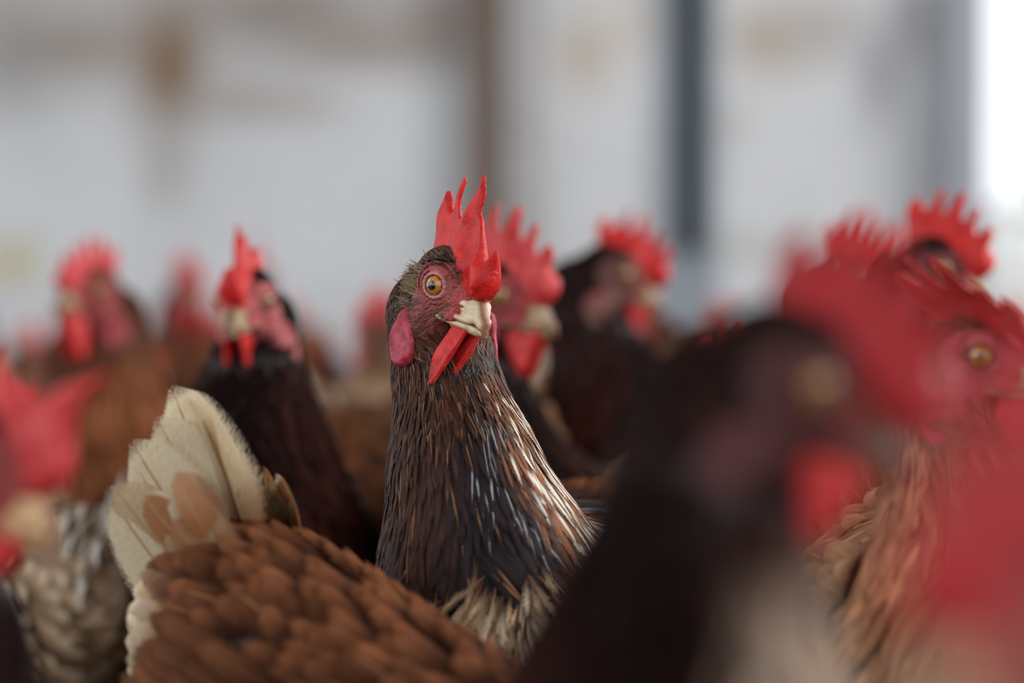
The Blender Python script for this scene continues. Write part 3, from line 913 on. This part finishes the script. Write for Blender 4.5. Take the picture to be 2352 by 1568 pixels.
ALL_HENS = []
def hen_mesh(name, hxyz, head_yaw, pitch=0, roll=0, pal='dark', comb='serrate', comb_mat=None, lean=0.0, low=0.0, hs=1.15, dens=0.7, fine=False, seed=1,
             tail='brown', elev=35, wattle_len=1.0, comb_scale=1.0, plump=1.0, nk=1.0, hero=False, tail_len=0.10, tail_w=0.032, comb_bend=0.0, lobe_out=0.0, comb_shift=0.0, rump_pale=False, bib=None, lobe_mat=None, face=(150, 70, 66), tail_fan=30, beak_tint=(0.55, 0.45, 0.38), wattle_w=0.9, wattle_swing=0.0):
    """a hen standing at its own origin, facing +X; head at hxyz in its own frame, turned head_yaw"""
    rg = np.random.default_rng(seed)
    root = bpy.data.objects.new(name, None); C.objects.link(root)
    pose = Pose(hxyz, head_matrix(head_yaw, pitch, roll), low, hs, plump, nk)
    H = pose.H
    fs = 0.0009 if fine else 0.0020; cs_ = 0.0055 if not fine else 0.004
    m = 0.034 * hs
    xs = axis_grid(min(-0.19, H[0] - 0.05), max(0.17, H[0] + 0.05), cs_, H[0] - m, H[0] + m, fs)
    ys = axis_grid(min(-0.105, H[1] - 0.04), max(0.105, H[1] + 0.04), cs_, H[1] - m, H[1] + m, fs)
    zs = axis_grid(min(0.06 - low * 0.6, H[2] - 0.05), max(0.31, H[2] + 0.045), cs_, H[2] - m, H[2] + m, fs)
    G = np.stack(np.meshgrid(xs, ys, zs, indexing='ij'), -1)
    V, Q = surface_nets(pose.sdf(G), xs, ys, zs)
    q = pose.q(V)
    fm = face_mask(q)[:, None]
    p = {k: np.array(srgb(*v)) for k, v in PAL[pal].items()}
    T, _ = pose.neck_t(V)
    c = np.where((T < 0.93)[:, None], p['front'] * 0.8, p['body'] * 0.8)
    skin = np.array(srgb(*face))
    e = np.minimum(eye_frame(q, 1)[2] + 9 * (q[:, 1] < 0), eye_frame(q, -1)[2] + 9 * (q[:, 1] > 0))
    ring = np.exp(-((e - 0.52) / 0.10) ** 2)[:, None] * (0.9 if fine else 0.35)
    pinkish = np.array(srgb(206, 150, 140))
    skinc = skin * (1 - 0.75 * ring) + pinkish * 0.75 * ring
    fr = sstep(q[:, 0], 0.8, 1.6)[:, None]
    skinc = skinc * (1 - 0.4 * fr) + np.array(srgb(190, 60, 56)) * 0.4 * fr
    c = c * (1 - fm) + skinc * fm
    mesh_obj('body', V, Q, M_BODY, root, {'Col': c})
    make_head_parts(root, pose, fine, comb, comb_mat, lean, wattle_len, comb_scale, comb_bend=comb_bend, beak_tint=beak_tint, wattle_w=wattle_w, wattle_swing=wattle_swing, lobe_mat=lobe_mat, lobe_out=lobe_out, comb_shift=comb_shift, iris=(200, 120, 20) if fine else (150, 92, 40))
    make_plumage(root, pose, V, Q, pal, rg, dens, hero, rump_pale, bib)
    make_wings(root, pose, pal, rg)
    make_tail(root, pose, rg, elev, tail, tail_len, width=tail_w, tail_fan=tail_fan)
    global LEG_ME
    for s in (-1, 1):
        if LEG_ME is None:
            o = mesh_obj('leg', LEGV, LEGQ, M_LEG, root); LEG_ME = o.data
        else:
            o = bpy.data.objects.new('leg', LEG_ME); C.objects.link(o); o.parent = root
        o.location = (0.0, 0.045 * s, 0)
    root['_H'] = [float(x) for x in H]
    return root, pose, (V, Q), rg

def place(root, px, py, D, body_yaw, scale, label, group=None):
    """stand the hen so that its eyes sit at px, py, depth D"""
    t = at(px, py, D)
    H = Vector(root['_H']) * scale
    Rz = Matrix.Rotation(R(body_yaw), 3, 'Z')
    off = Rz @ H
    root.location = (t.x - off.x, t.y - off.y, 0)
    root.rotation_euler = (0, 0, R(body_yaw))
    root.scale = (scale,) * 3
    root['label'] = label; root['category'] = 'hen'
    root['group'] = group or 'brown hens crowded in the barn'
    ALL_HENS.append(root)

def hen(px, py, D, body_yaw, world_yaw, fwd, scale, label, side=0.0, group=None, **kw):
    z = at(px, py, D).z / scale
    r, pose, mq, rg = hen_mesh('hen', (fwd, side, z), world_yaw - body_yaw, **kw)
    place(r, px, py, D, body_yaw, scale, label, group)
    return r, pose, mq, rg

# ------------------------------------------------------------------ the setting
def tag(o, label=None, cat=None, group=None, kind=None):
    if label: o['label'] = label
    if cat: o['category'] = cat
    if group: o['group'] = group
    if kind: o['kind'] = kind
    return o

WALL_Y = 4.6
def box(name, lo, hi, mat, parent=None, kind=None):
    x0, y0, z0 = lo; x1, y1, z1 = hi
    V = [(x0, y0, z0), (x1, y0, z0), (x1, y1, z0), (x0, y1, z0), (x0, y0, z1), (x1, y0, z1), (x1, y1, z1), (x0, y1, z1)]
    F = [(0, 3, 2, 1), (4, 5, 6, 7), (0, 1, 5, 4), (1, 2, 6, 5), (2, 3, 7, 6), (3, 0, 4, 7)]
    o = mesh_obj(name, V, F, mat, parent, smooth=False)
    if kind: o['kind'] = kind
    return o

def wx(px, Y=WALL_Y): return (px - 1176) / FPX * Y
def wz(py, Y=WALL_Y): return CAM_H + (HOR - py) / FPX * Y

def wall_material():
    t = NT('stained_whitewashed_wall')
    a = t.attr('Col'); co = t.coord()
    n = t.noise(co, 3.0, 5, 0.6, 0.3)
    n2 = t.noise(co, 22, 4, 0.6)
    f = t.math('ADD', t.math('MULTIPLY_ADD', n, 0.34, 0.72), t.math('MULTIPLY', n2, 0.22))
    g = t.n('ShaderNodeCombineColor'); [t.l(f, g.inputs[i]) for i in range(3)]
    t.l(t.mix(1.0, a.outputs[0], g.outputs[0], 'MULTIPLY'), t.b.inputs['Base Color'])
    t.set(Roughness=0.9, Specular_IOR_Level=0.15)
    t.bump(n2, 0.4, 0.004)
    return t.m
M_WALL = wall_material()

def build_wall():
    x0, x1 = -3.2, wx(2165)
    nx, nz = 200, 90
    Xs = np.linspace(x0, x1, nx); Zs = np.linspace(0, 2.8, nz)
    Xg, Zg = np.meshgrid(Xs, Zs, indexing='ij')
    px = Xg / WALL_Y * FPX + 1176; py = HOR - (Zg - CAM_H) / WALL_Y * FPX
    base = np.zeros(Xg.shape + (3,))
    white = np.array(srgb(212, 214, 217)); base[:] = white
    def stain(cx, cy, rx, ry, col, amt):
        nonlocal base
        m = np.exp(-((px - cx) / rx) ** 2 - ((py - cy) / ry) ** 2)[..., None] * amt
        base = base * (1 - m) + np.array(srgb(*col)) * m
    # damp, dirty band high on the wall and brown rust runs
    up = sstep(-py + 330 + 60 * np.sin(px / 190.0), 0, 330)[..., None] * (px < 1120)[..., None]
    base = base * (1 - 0.50 * up) + np.array(srgb(150, 138, 128)) * 0.50 * up
    stain(20, 140, 120, 140, (112, 106, 100), 0.5)
    for s in [(*q_[:5], min(1, q_[5] * 1.3)) for q_ in ((390, 150, 80, 150, (128, 100, 72), 0.8), (200, 110, 150, 60, (140, 122, 106), 0.5), (820, 110, 200, 60, (138, 120, 104), 0.55),
              (560, 240, 120, 40, (140, 120, 102), 0.45), (700, 250, 90, 30, (150, 130, 110), 0.4), (640, 20, 200, 60, (120, 104, 90), 0.5), (1000, 60, 90, 90, (140, 124, 112), 0.5),
              (1350, 120, 70, 90, (196, 182, 166), 0.7), (1460, 60, 60, 60, (200, 186, 172), 0.5), (1760, 90, 110, 90, (176, 164, 150), 0.75), (1900, 60, 90, 80, (170, 164, 158), 0.6),
              (2010, 180, 46, 110, (146, 146, 158), 0.6), (2090, 60, 60, 90, (160, 156, 154), 0.5), (1660, 290, 60, 40, (178, 172, 160), 0.5), (30, 600, 60, 50, (196, 182, 130), 0.7),
              (1700, 570, 120, 30, (170, 168, 152), 0.5), (380, 400, 60, 90, (160, 154, 146), 0.5))]:
        stain(*s)
    V = np.stack([Xg, np.full(Xg.shape, WALL_Y), Zg], -1).reshape(-1, 3)
    i = np.arange(nx - 1)[:, None]; j = np.arange(nz - 1)[None]
    Q = np.stack([i * nz + j, (i + 1) * nz + j, (i + 1) * nz + j + 1, i * nz + j + 1], -1).reshape(-1, 4)
    n0 = len(V)
    Vb = V.copy(); Vb[:, 1] += 0.2
    Q2 = Q[:, ::-1] + n0
    def edge(ids):
        a = np.array(ids[:-1]); b = np.array(ids[1:])
        return np.stack([a, b, b + n0, a + n0], -1)
    top = edge([k * nz + nz - 1 for k in range(nx)]); rgt = edge([(nx - 1) * nz + k for k in range(nz)]); lft = edge(list(range(nz)))
    col = base.reshape(-1, 3)
    o = mesh_obj('wall_back', np.concatenate([V, Vb]), np.concatenate([Q, Q2, top, rgt, lft]), M_WALL, None, {'Col': np.concatenate([col, col])}, smooth=False)
    o['kind'] = 'structure'
build_wall()

def plain_material(name, c, rough=0.8, nscale=20, amt=0.4, bump=0.003):
    t = NT(name)
    n = t.noise(t.coord(), nscale, 4, 0.6)
    f = t.math('MULTIPLY_ADD', n, amt, 1 - amt / 2)
    g = t.n('ShaderNodeCombineColor'); [t.l(f, g.inputs[i]) for i in range(3)]
    t.l(t.mix(1.0, c, g.outputs[0], 'MULTIPLY'), t.b.inputs['Base Color'])
    t.set(Roughness=rough, Specular_IOR_Level=0.2)
    t.bump(n, 0.5, bump)
    return t.m

# projecting pier, shade on its left flank painted in brown
M_PIER = plain_material('grey_render', srgb(166, 164, 163), 0.9, 14)
M_PIER2 = plain_material('brown_shade_flank', srgb(128, 112, 100), 0.9, 14)
def pier():
    root = bpy.data.objects.new('trim_1', None); C.objects.link(root); root['kind'] = 'structure'
    box('pier_face', (wx(1158), WALL_Y - 0.10, 0), (wx(1240), WALL_Y - 0.002, 2.8), M_PIER, root)
    box('pier_flank', (wx(1078), WALL_Y - 0.07, 0), (wx(1157), WALL_Y - 0.002, 2.8), M_PIER2, root)
pier()
M_STEEL = plain_material('dark_painted_steel', srgb(14, 22, 30), 0.6, 30, 0.2)
o = box('trim_2', (wx(1560), WALL_Y - 0.05, wz(575)), (wx(1612), WALL_Y - 0.002, 2.8), M_STEEL, None, 'structure')
M_BLUEGREY = plain_material('blue_grey_painted_strip', srgb(150, 160, 172), 0.7, 20, 0.2)
box('trim_3', (wx(1526), WALL_Y - 0.03, 0), (wx(1565), WALL_Y - 0.001, 2.8), M_BLUEGREY, None, 'structure')
box('trim_4', (wx(1609), WALL_Y - 0.03, 0), (wx(1645), WALL_Y - 0.001, 2.8), M_BLUEGREY, None, 'structure')
M_POST = plain_material('grey_metal_jamb', srgb(166, 168, 178), 0.6, 20, 0.2)
box('door_jamb', (wx(2168), WALL_Y - 0.12, 0), (wx(2236), WALL_Y + 0.2, 2.8), M_POST, None, 'structure').name = 'trim_5'

def litter_material():
    t = NT('straw_litter')
    co = t.coord()
    n1 = t.noise(co, 8, 5, 0.65); n2 = t.noise(co, 90, 4, 0.7, 1.0)
    c = t.mix(t.ramp(n1, (0.35, 0.65)), srgb(96, 76, 62), srgb(136, 112, 92))
    c = t.mix(t.ramp(n2, (0.5, 0.7)), c, srgb(176, 150, 116))
    t.l(c, t.b.inputs['Base Color']); t.set(Roughness=0.95)
    t.bump(n2, 0.8, 0.01)
    return t.m
def plane(name, x0, x1, y0, y1, z, mat, kind='structure'):
    o = mesh_obj(name, [(x0, y0, z), (x1, y0, z), (x1, y1, z), (x0, y1, z)], [(0, 1, 2, 3)], mat, None, smooth=False)
    o['kind'] = kind
    return o
plane('floor', -3.2, 3.4, -1.5, WALL_Y + 0.2, 0, litter_material())
rm = plain_material('added_roof_grey', srgb(150, 150, 150), 0.8, 6)
box('added_ceiling', (-3.2, -1.5, 2.8), (3.4, WALL_Y + 0.2, 2.84), rm, None, 'structure')  # unseen roof, added to block sky light from above
plane('ground_outside', -3.2, 12, WALL_Y + 0.2, 22, -0.01, plain_material('pale_dry_ground', srgb(176, 168, 150), 0.95, 4))

# low shrub beyond the opening and a white drum beside it, added for the outside light there
def shrub(name, cx, cy, h, r, n, seed, col, label):
    rg = np.random.default_rng(seed)
    root = bpy.data.objects.new(name, None); C.objects.link(root); root.location = (cx, cy, -0.01)
    th = rg.uniform(0, 2 * math.pi, n); u = rg.random(n) ** 0.5
    zz = rg.random(n)
    P = np.stack([np.cos(th) * r * u * (0.6 + 0.5 * np.sin(zz * 3)), np.sin(th) * r * u * (0.6 + 0.5 * np.sin(zz * 3)), 0.12 + (h - 0.12) * zz * (1 - 0.25 * u)], 1)
    a = rg.normal(0, 1, (n, 3)); a /= np.linalg.norm(a, axis=1, keepdims=True)
    b = np.cross(a, rg.normal(0, 1, (n, 3))); b /= np.linalg.norm(b, axis=1, keepdims=True)
    s = rg.uniform(0.018, 0.035, n)[:, None]
    V = np.stack([P - a * s, P - b * s * 0.4, P + a * s, P + b * s * 0.4], 1).reshape(-1, 3)
    Q = np.arange(n * 4).reshape(-1, 4)
    c = np.repeat(jitter(arr3(srgb(*col), n), 0.35, rg), 4, axis=0)
    mesh_obj('foliage', V, Q, M_STRAND, root, {'Col': c})
    xs = np.linspace(-0.12, 0.12, 26); zs = np.linspace(-0.02, h * 0.8, 50)
    G = np.stack(np.meshgrid(xs, xs, zs, indexing='ij'), -1)
    d = cone(G, (0, 0, 0), (0.0, 0, h * 0.45), 0.022, 0.012)
    for k in range(4):
        an = k * 1.6
        d = sm(d, cone(G, (0, 0, h * 0.2), (0.08 * math.cos(an), 0.08 * math.sin(an), h * 0.7), 0.013, 0.008), 0.01)
    Vs, Qs = surface_nets(d, xs, xs, zs)
    mesh_obj('stem', Vs, Qs, M_PIER2, root)
    tag(root, label, 'shrub')
shrub('shrub', 1.42, 7.0, 0.68, 0.26, 900, 3, (150, 140, 96), 'low yellowish brown shrub outside, beyond the bright opening at right')
shrub('shrub', 1.68, 7.3, 1.02, 0.14, 500, 4, (70, 84, 70), 'taller dark green shrub outside at the very edge of the bright opening')

def blob():
    prof = [(0.0, 0.0), (0.115, 0.0), (0.125, 0.015), (0.125, 0.18), (0.130, 0.19), (0.125, 0.20), (0.125, 0.36), (0.130, 0.37), (0.125, 0.38), (0.122, 0.46), (0.10, 0.51), (0.05, 0.535), (0.0, 0.54)]
    n = 40; V = []; 
    for r_, z_ in prof:
        for k in range(n):
            a = 2 * math.pi * k / n; V.append((max(r_, 1e-4) * math.cos(a), max(r_, 1e-4) * math.sin(a), z_))
    F = [(i * n + k, i * n + (k + 1) % n, (i + 1) * n + (k + 1) % n, (i + 1) * n + k) for i in range(len(prof) - 1) for k in range(n)]
    root = mesh_obj('outside_light_blob', V, F, plain_material('white_outside_light', (0.85, 0.85, 0.84), 0.4, 8, 0.06, 0.0005))  # made-up solid standing in for bright outside light
    root.location = (wx(2358, 5.6), 5.6, -0.01)
    cap = []; nn = 24
    for r_, z_ in ((0.0001, 0.565), (0.025, 0.565), (0.028, 0.56), (0.028, 0.53), (0.0001, 0.53)):
        for k in range(nn):
            a = 2 * math.pi * k / nn; cap.append((0.05 + r_ * math.cos(a), r_ * math.sin(a), z_))
    F = [(i * nn + k, i * nn + (k + 1) % nn, (i + 1) * nn + (k + 1) % nn, (i + 1) * nn + k) for i in range(4) for k in range(nn)]
    mesh_obj('cap', cap, F, M_BLUEGREY, root)
    tag(root, 'bright white rounded drum added for outside light through the opening at right', 'blob')
blob()
# ------------------------------------------------------------------ the hens
import time as _t
t0 = _t.time()
# the hen in focus
HY = -60
r, pose, (Vh, Qh), rg = hen(1054, 659, 1.225, -106, HY, 0.085, 1.0,
    'sharply focused dark brown hen facing the camera with upright red comb and orange eye', side=-0.024, low=0.012,
    pitch=-15, roll=-5, pal='dark', comb='hero', hs=1.18, dens=1.15, fine=True, seed=11, beak_tint=(0.92, 0.88, 0.82), hero=True, tail='dark', elev=12, wattle_len=0.98, lean=0.0, comb_scale=0.98, wattle_w=0.62, wattle_swing=0.22, lobe_out=0.85)
def hero_details():
    # bristles over the face and a tan tuft over each ear opening
    q = pose.q(Vh)
    fm = face_mask(q)
    e = np.minimum(eye_frame(q, 1)[2], eye_frame(q, -1)[2])
    idx = np.where((np.linalg.norm(q, axis=1) < 3.6) & (fm > 0.3) & (e > 0.98) & (q[:, 0] < 1.2) & (q[:, 2] < 0.9))[0]
    idx = rg.choice(idx, min(len(idx), 1900), replace=False)
    P = Vh[idx]; N = pose.grad(P)
    D = np.tile(-pose.M[:, 0] * 0.8 - pose.M[:, 2] * 0.55, (len(P), 1)) + rg.normal(0, 0.2, (len(P), 3))
    D -= N * (D * N).sum(1, keepdims=True); D /= np.linalg.norm(D, axis=1, keepdims=True)
    n = len(P)
    cc = jitter(arr3(srgb(62, 36, 32), n), 0.4, rg)
    m = rg.random(n) < 0.12; cc[m] = srgb(150, 112, 78)
    strands('face_bristles', pose, P, D, N, rg.uniform(0.002, 0.0045, n), rg.uniform(0.00018, 0.0003, n), cc, r, 0.0012)
    # ear tufts
    for s in (-1, 1):
        k = 300
        c = np.stack([rg.normal(-1.30, 0.24, k), np.full(k, 1.25 * s), rg.normal(-0.20, 0.36, k)], 1)
        P = pose.w(c)
        for _ in range(4):
            P = P - pose.grad(P) * pose.sdf(P)[:, None]
        N = pose.grad(P)
        D = np.tile(-pose.M[:, 0] * 0.9 - pose.M[:, 2] * 0.15, (k, 1)) + rg.normal(0, 0.25, (k, 3)) + N * 0.25
        D /= np.linalg.norm(D, axis=1, keepdims=True)
        cc = jitter(arr3(srgb(118, 92, 60), k), 0.4, rg)
        strands('ear_tuft', pose, P, D, N, rg.uniform(0.005, 0.008, k), rg.uniform(0.0004, 0.0009, k), cc, r, 0.0016)
    # pin feathers below the wattles and pale wisps low on the breast
    T, Dn = pose.neck_t(Vh)
    fwd = Vh[:, 0] > 0.0
    w = np.array(Vh)
    front = pose.grad(Vh)[:, 0]
    idx = np.where((T > 0.05) & (T < 0.45) & (front > 0.3) & (face_mask(q) < 0.2))[0]
    idx = rg.choice(idx, min(len(idx), 200), replace=False)
    P = Vh[idx]; N = pose.grad(P); n = len(P)
    D = Dn[idx] + rg.normal(0, 0.15, (n, 3)); D -= N * (D * N).sum(1, keepdims=True); D /= np.linalg.norm(D, axis=1, keepdims=True)
    cc = jitter(arr3(srgb(112, 80, 54), n), 0.4, rg)
    strands('pin_feathers', pose, P + N * 0.002, D, N, rg.uniform(0.005, 0.011, n), rg.uniform(0.00025, 0.0005, n), cc, r, 0.002)
    # cream tuft low on the breast, fine and ragged, with golden shafts
    fw = np.array((math.cos(R(106)) * 0 + math.cos(R(16)), math.sin(R(16)), 0))     # towards the camera in the hen's frame
    lv = np.array((-fw[1], fw[0], 0))
    n = 520
    c = np.array((0.02, 0.0, 0)) + fw * 0.14 + lv * rg.normal(-0.016, 0.015, n)[:, None]
    c[:, 2] = rg.normal(0.220, 0.011, n)
    lx = (c - np.array((0.02, 0, 0))) @ lv + 0.012
    for _ in range(10): c = c - fw * (pose.sdf(c) * 0.9)[:, None]
    D = np.tile(np.array((0, 0, -1.0)), (n, 1)) + lv * (lx * 30)[:, None] + rg.normal(0, 0.2, (n, 3))
    L = rg.uniform(0.014, 0.034, n); W = rg.uniform(0.0025, 0.0075, n)
    Ps, Ns, Ss = lay(pose, c, D, L, 0.004, 0.012, 6, rg, 0.35)
    Ps += Ns * rg.uniform(-0.001, 0.004, n)[:, None, None] * np.linspace(0, 1, 6)[None, :, None]
    c0 = jitter(arr3(srgb(96, 66, 48), n), 0.3, rg); c1 = jitter(arr3(srgb(190, 160, 128), n), 0.28, rg)
    bright = rg.random(n) < 0.25; c1[bright] = jitter(arr3(srgb(226, 208, 182), int(bright.sum())), 0.1, rg)
    st = np.zeros((n, 4)); st[:, :3] = srgb(214, 160, 96); st[:, 3] = np.where(rg.random(n) < 0.14, 0.12, -1)
    build_feathers('breast_tuft', feather_pack(Ps, Ns, Ss, L, W, c0, c1, st, 2.4, 0.6, 0.25, 0.05, 0.75), M_FLUFF, r)
hero_details()


def simple(*a, **k):
    return hen(*a, **k)[0]

# rump-up hen in front at left
TILT = 22
r2, p2, m2, g2 = hen_mesh('hen', (0.15, -0.05, 0.17), -20, pitch=-40, pal='brown', comb='small', dens=0.8, low=0.036, seed=21, rump_pale=True, tail='white', elev=33, tail_len=0.092, tail_w=0.050, tail_fan=9)
r2.location = (-0.100, 1.118, 0); r2.rotation_euler = (0, R(TILT), R(-42))
for ch in r2.children:
    if ch.name.startswith('leg'):
        ch.rotation_euler = (0, R(-TILT), 0)
        ch.location = (0.030 * math.cos(R(TILT)), ch.location.y, 0.030 * math.sin(R(TILT)))
r2['label'] = 'brown hen in front, cream tail raised, its head down below the picture'; r2['category'] = 'hen'; r2['group'] = 'brown hens crowded in the barn'

# large dark hen in profile, front right
simple(1860, 875, 0.70, -95, -10, 0.060, 1.0, 'large blurred dark hen in profile in front, red comb and wattle, facing right',
       pal='black', comb='serrate', low=0.03, dens=0.7, seed=31, pitch=-24, wattle_len=0.9, face=(74, 30, 30), lean=0.05, tail='dark', hs=1.2, side=0.045, nk=1.25, beak_tint=(0.16, 0.09, 0.08), comb_mat=M_COMB_DEEP, lobe_mat=M_LOBE_DARK, comb_shift=0.75, bib=(0.016, 0.325))
# very near red comb at the bottom right corner
simple(2400, 1450, 0.45, 150, 205, 0.11, 1.0, 'very near hen at the bottom right corner, a huge blurred red comb',
       pal='tan', comb='serrate', dens=0.55, seed=41, pitch=0, comb_mat=M_COMB_DEEP, lean=-0.05, comb_scale=1.3)
# right edge hen with clear eye
simple(2278, 815, 1.08, -90, -40, 0.07, 1.0, 'hen at the right edge with its round eye in view and comb flopped over',
       pal='tan', comb='serrate', dens=0.7, seed=51, pitch=-6, lean=-0.75, comb_mat=M_COMB_PALE, face=(168, 66, 70), hs=1.2, comb_scale=0.8, comb_bend=-0.15)
simple(2170, 615, 1.62, -95, -25, 0.06, 1.0, 'dark-headed hen behind the right edge hen, bright red comb against the grey jamb',
       pal='black', comb='serrate', dens=0.6, seed=61, face=(90, 36, 38), hs=1.22, pitch=-16)
simple(1975, 655, 2.1, -30, -20, 0.11, 1.0, 'hen hidden behind the large dark profile hen, its toothed comb showing over hers',
       pal='brown', comb='serrate', dens=0.6, seed=71, comb_scale=1.25, hs=1.3, pitch=-10)
simple(1165, 678, 1.56, -92, -28, 0.06, 1.0, 'hen looking right from just behind the focused hen, wide red comb and orange wattle',
       pal='black', comb='serrate', dens=0.6, seed=81, pitch=-12, lean=-0.05, face=(150, 60, 62), wattle_len=1.15, comb_mat=M_COMB_PALE, hs=1.36)
simple(1425, 630, 1.85, -60, 0, 0.07, 1.0, 'dark brown hen with smaller comb looking right in front of the black strip',
       pal='black', comb='serrate', dens=0.6, seed=91, comb_shift=0.5, pitch=-18, face=(110, 66, 58), comb_scale=0.85, nk=1.3, hs=1.3)
simple(562, 690, 1.55, -88, -104, 0.075, 1.0, 'dark-necked hen facing the camera at left, thin upright comb and pink wattles',
       pal='black', comb='single', dens=0.6, seed=101, pitch=-12, face=(184, 92, 92), nk=1.25, wattle_len=1.3, hs=1.22)
simple(200, 668, 1.95, 190, -125, 0.11, 1.0, 'hen at far left, brown neck sloping down to the right, head turned towards the left',
       pal='brown', comb='serrate', dens=0.6, seed=111, face=(150, 58, 58), comb_mat=M_COMB_PALE, comb_scale=0.8, nk=1.2, hs=1.25)
simple(-30, 1060, 0.86, 10, -14, 0.13, 1.0, 'hen cut by the left edge, big red hooked comb and pale beak pointing down',
       pal='black', comb='hook', dens=0.6, seed=121, pitch=-30, beak_tint=(0.9, 0.7, 0.5), lean=-0.1, comb_mat=M_COMB_PALE, comb_scale=1.1, hs=1.22)


# shared prototypes for the flock behind
def dup(root, label, group):
    r = root.copy(); C.objects.link(r)
    for ch in list(root.children):
        c = ch.copy(); C.objects.link(c); c.parent = r
    r['label'] = label; r['group'] = group; r['category'] = 'hen'
    return r
PROTO = []
for k, (pal, tl, cm, hy, el) in enumerate((('brown', 'brown', 'serrate', 20, 12), ('tan', 'brown', 'small', -60, 15), ('cream', 'pale', 'serrate', 50, 30), ('dark', 'brown', 'single', -10, 10))):
    rr, pp, mm, gg = hen_mesh('hen', (0.105, 0.0, 0.365 - 0.012 * k), hy, pal=pal, comb=cm, dens=0.5, seed=200 + k, tail=tl, elev=el, comb_mat=M_COMB_PALE)
    PROTO.append([rr, False])
def flock(k, X, Y, yaw, sc, label, group='hens of the blurred flock behind'):
    p = PROTO[k]
    if not p[1]:
        r = p[0]; p[1] = True
        r['label'] = label; r['group'] = group; r['category'] = 'hen'
    else:
        r = dup(p[0], label, group)
    r.location = (X, Y, 0); r.rotation_euler = (0, 0, R(yaw)); r.scale = (sc,) * 3
    ALL_HENS.append(r)
def fx(px, D): return (px - 1176) / FPX * D
spec = [  # proto, px of body, depth, yaw, scale, label
    (2, 1600, 1.70, -75, 0.93, 'pale cream hen between the dark-headed hen by the black strip and the large profile hen'),
    (2, 90, 1.66, 120, 0.84, 'grey-tan hen seen from behind at left, below the far left head'),
    (2, 800, 2.2, 80, 1.0, 'cream and tan hen turned away between the left front-facing hen and the focused hen'),
    (1, 910, 2.55, -60, 0.95, 'hen with reddish face low behind the focused hen, left of her neck'),
    (0, 390, 3.05, -70, 1.04, 'faint hen against the wall between the two left heads, rosy comb'),
    (3, 30, 2.45, -20, 1.0, 'hen at the left margin behind the hooked comb, reddish head'),
    (1, 1560, 2.60, -120, 1.0, 'pinkish blurred hen just right of the black strip'),
    (0, 1880, 2.9, -10, 1.12, 'brownish comb peeping up left of the tallest toothed comb at right'),
    (0, 640, 3.45, -100, 1.1, 'faint hen behind the front-facing left hen, comb over her shoulder'),
]
for k, px, D, yaw, sc, lab in spec:
    flock(k, fx(px, D), D, yaw, sc, lab)
rf = random.Random(5)
def spine(x, y, a):
    return [(x + math.cos(a) * t, y + math.sin(a) * t) for t in (-0.12, -0.05, 0.01, 0.07)]
taken = [spine(o.location.x, o.location.y, o.rotation_euler.z) for o in ALL_HENS] + [spine(r2.location.x, r2.location.y, r2.rotation_euler.z)]
pts = []
tries = 0
while len(pts) < 40 and tries < 9000:
    tries += 1
    y = rf.uniform(2.2, 4.3); x = rf.uniform(-0.235 * y - 0.1, 0.235 * y + 0.1); a = rf.uniform(0, 2 * math.pi)
    sp = spine(x, y, a)
    if all(math.dist(p, q) > 0.17 for t_ in taken for p in t_ for q in sp):
        pts.append((x, y, a)); taken.append(sp)
for i, (x, y, a) in enumerate(pts):
    flock(rf.choice((0, 1, 2, 2, 3, 1)), x, y, math.degrees(a), rf.uniform(0.86, 0.97), 'hen blurred into the crowd far back by the wall', 'far hens melting into the crowd')
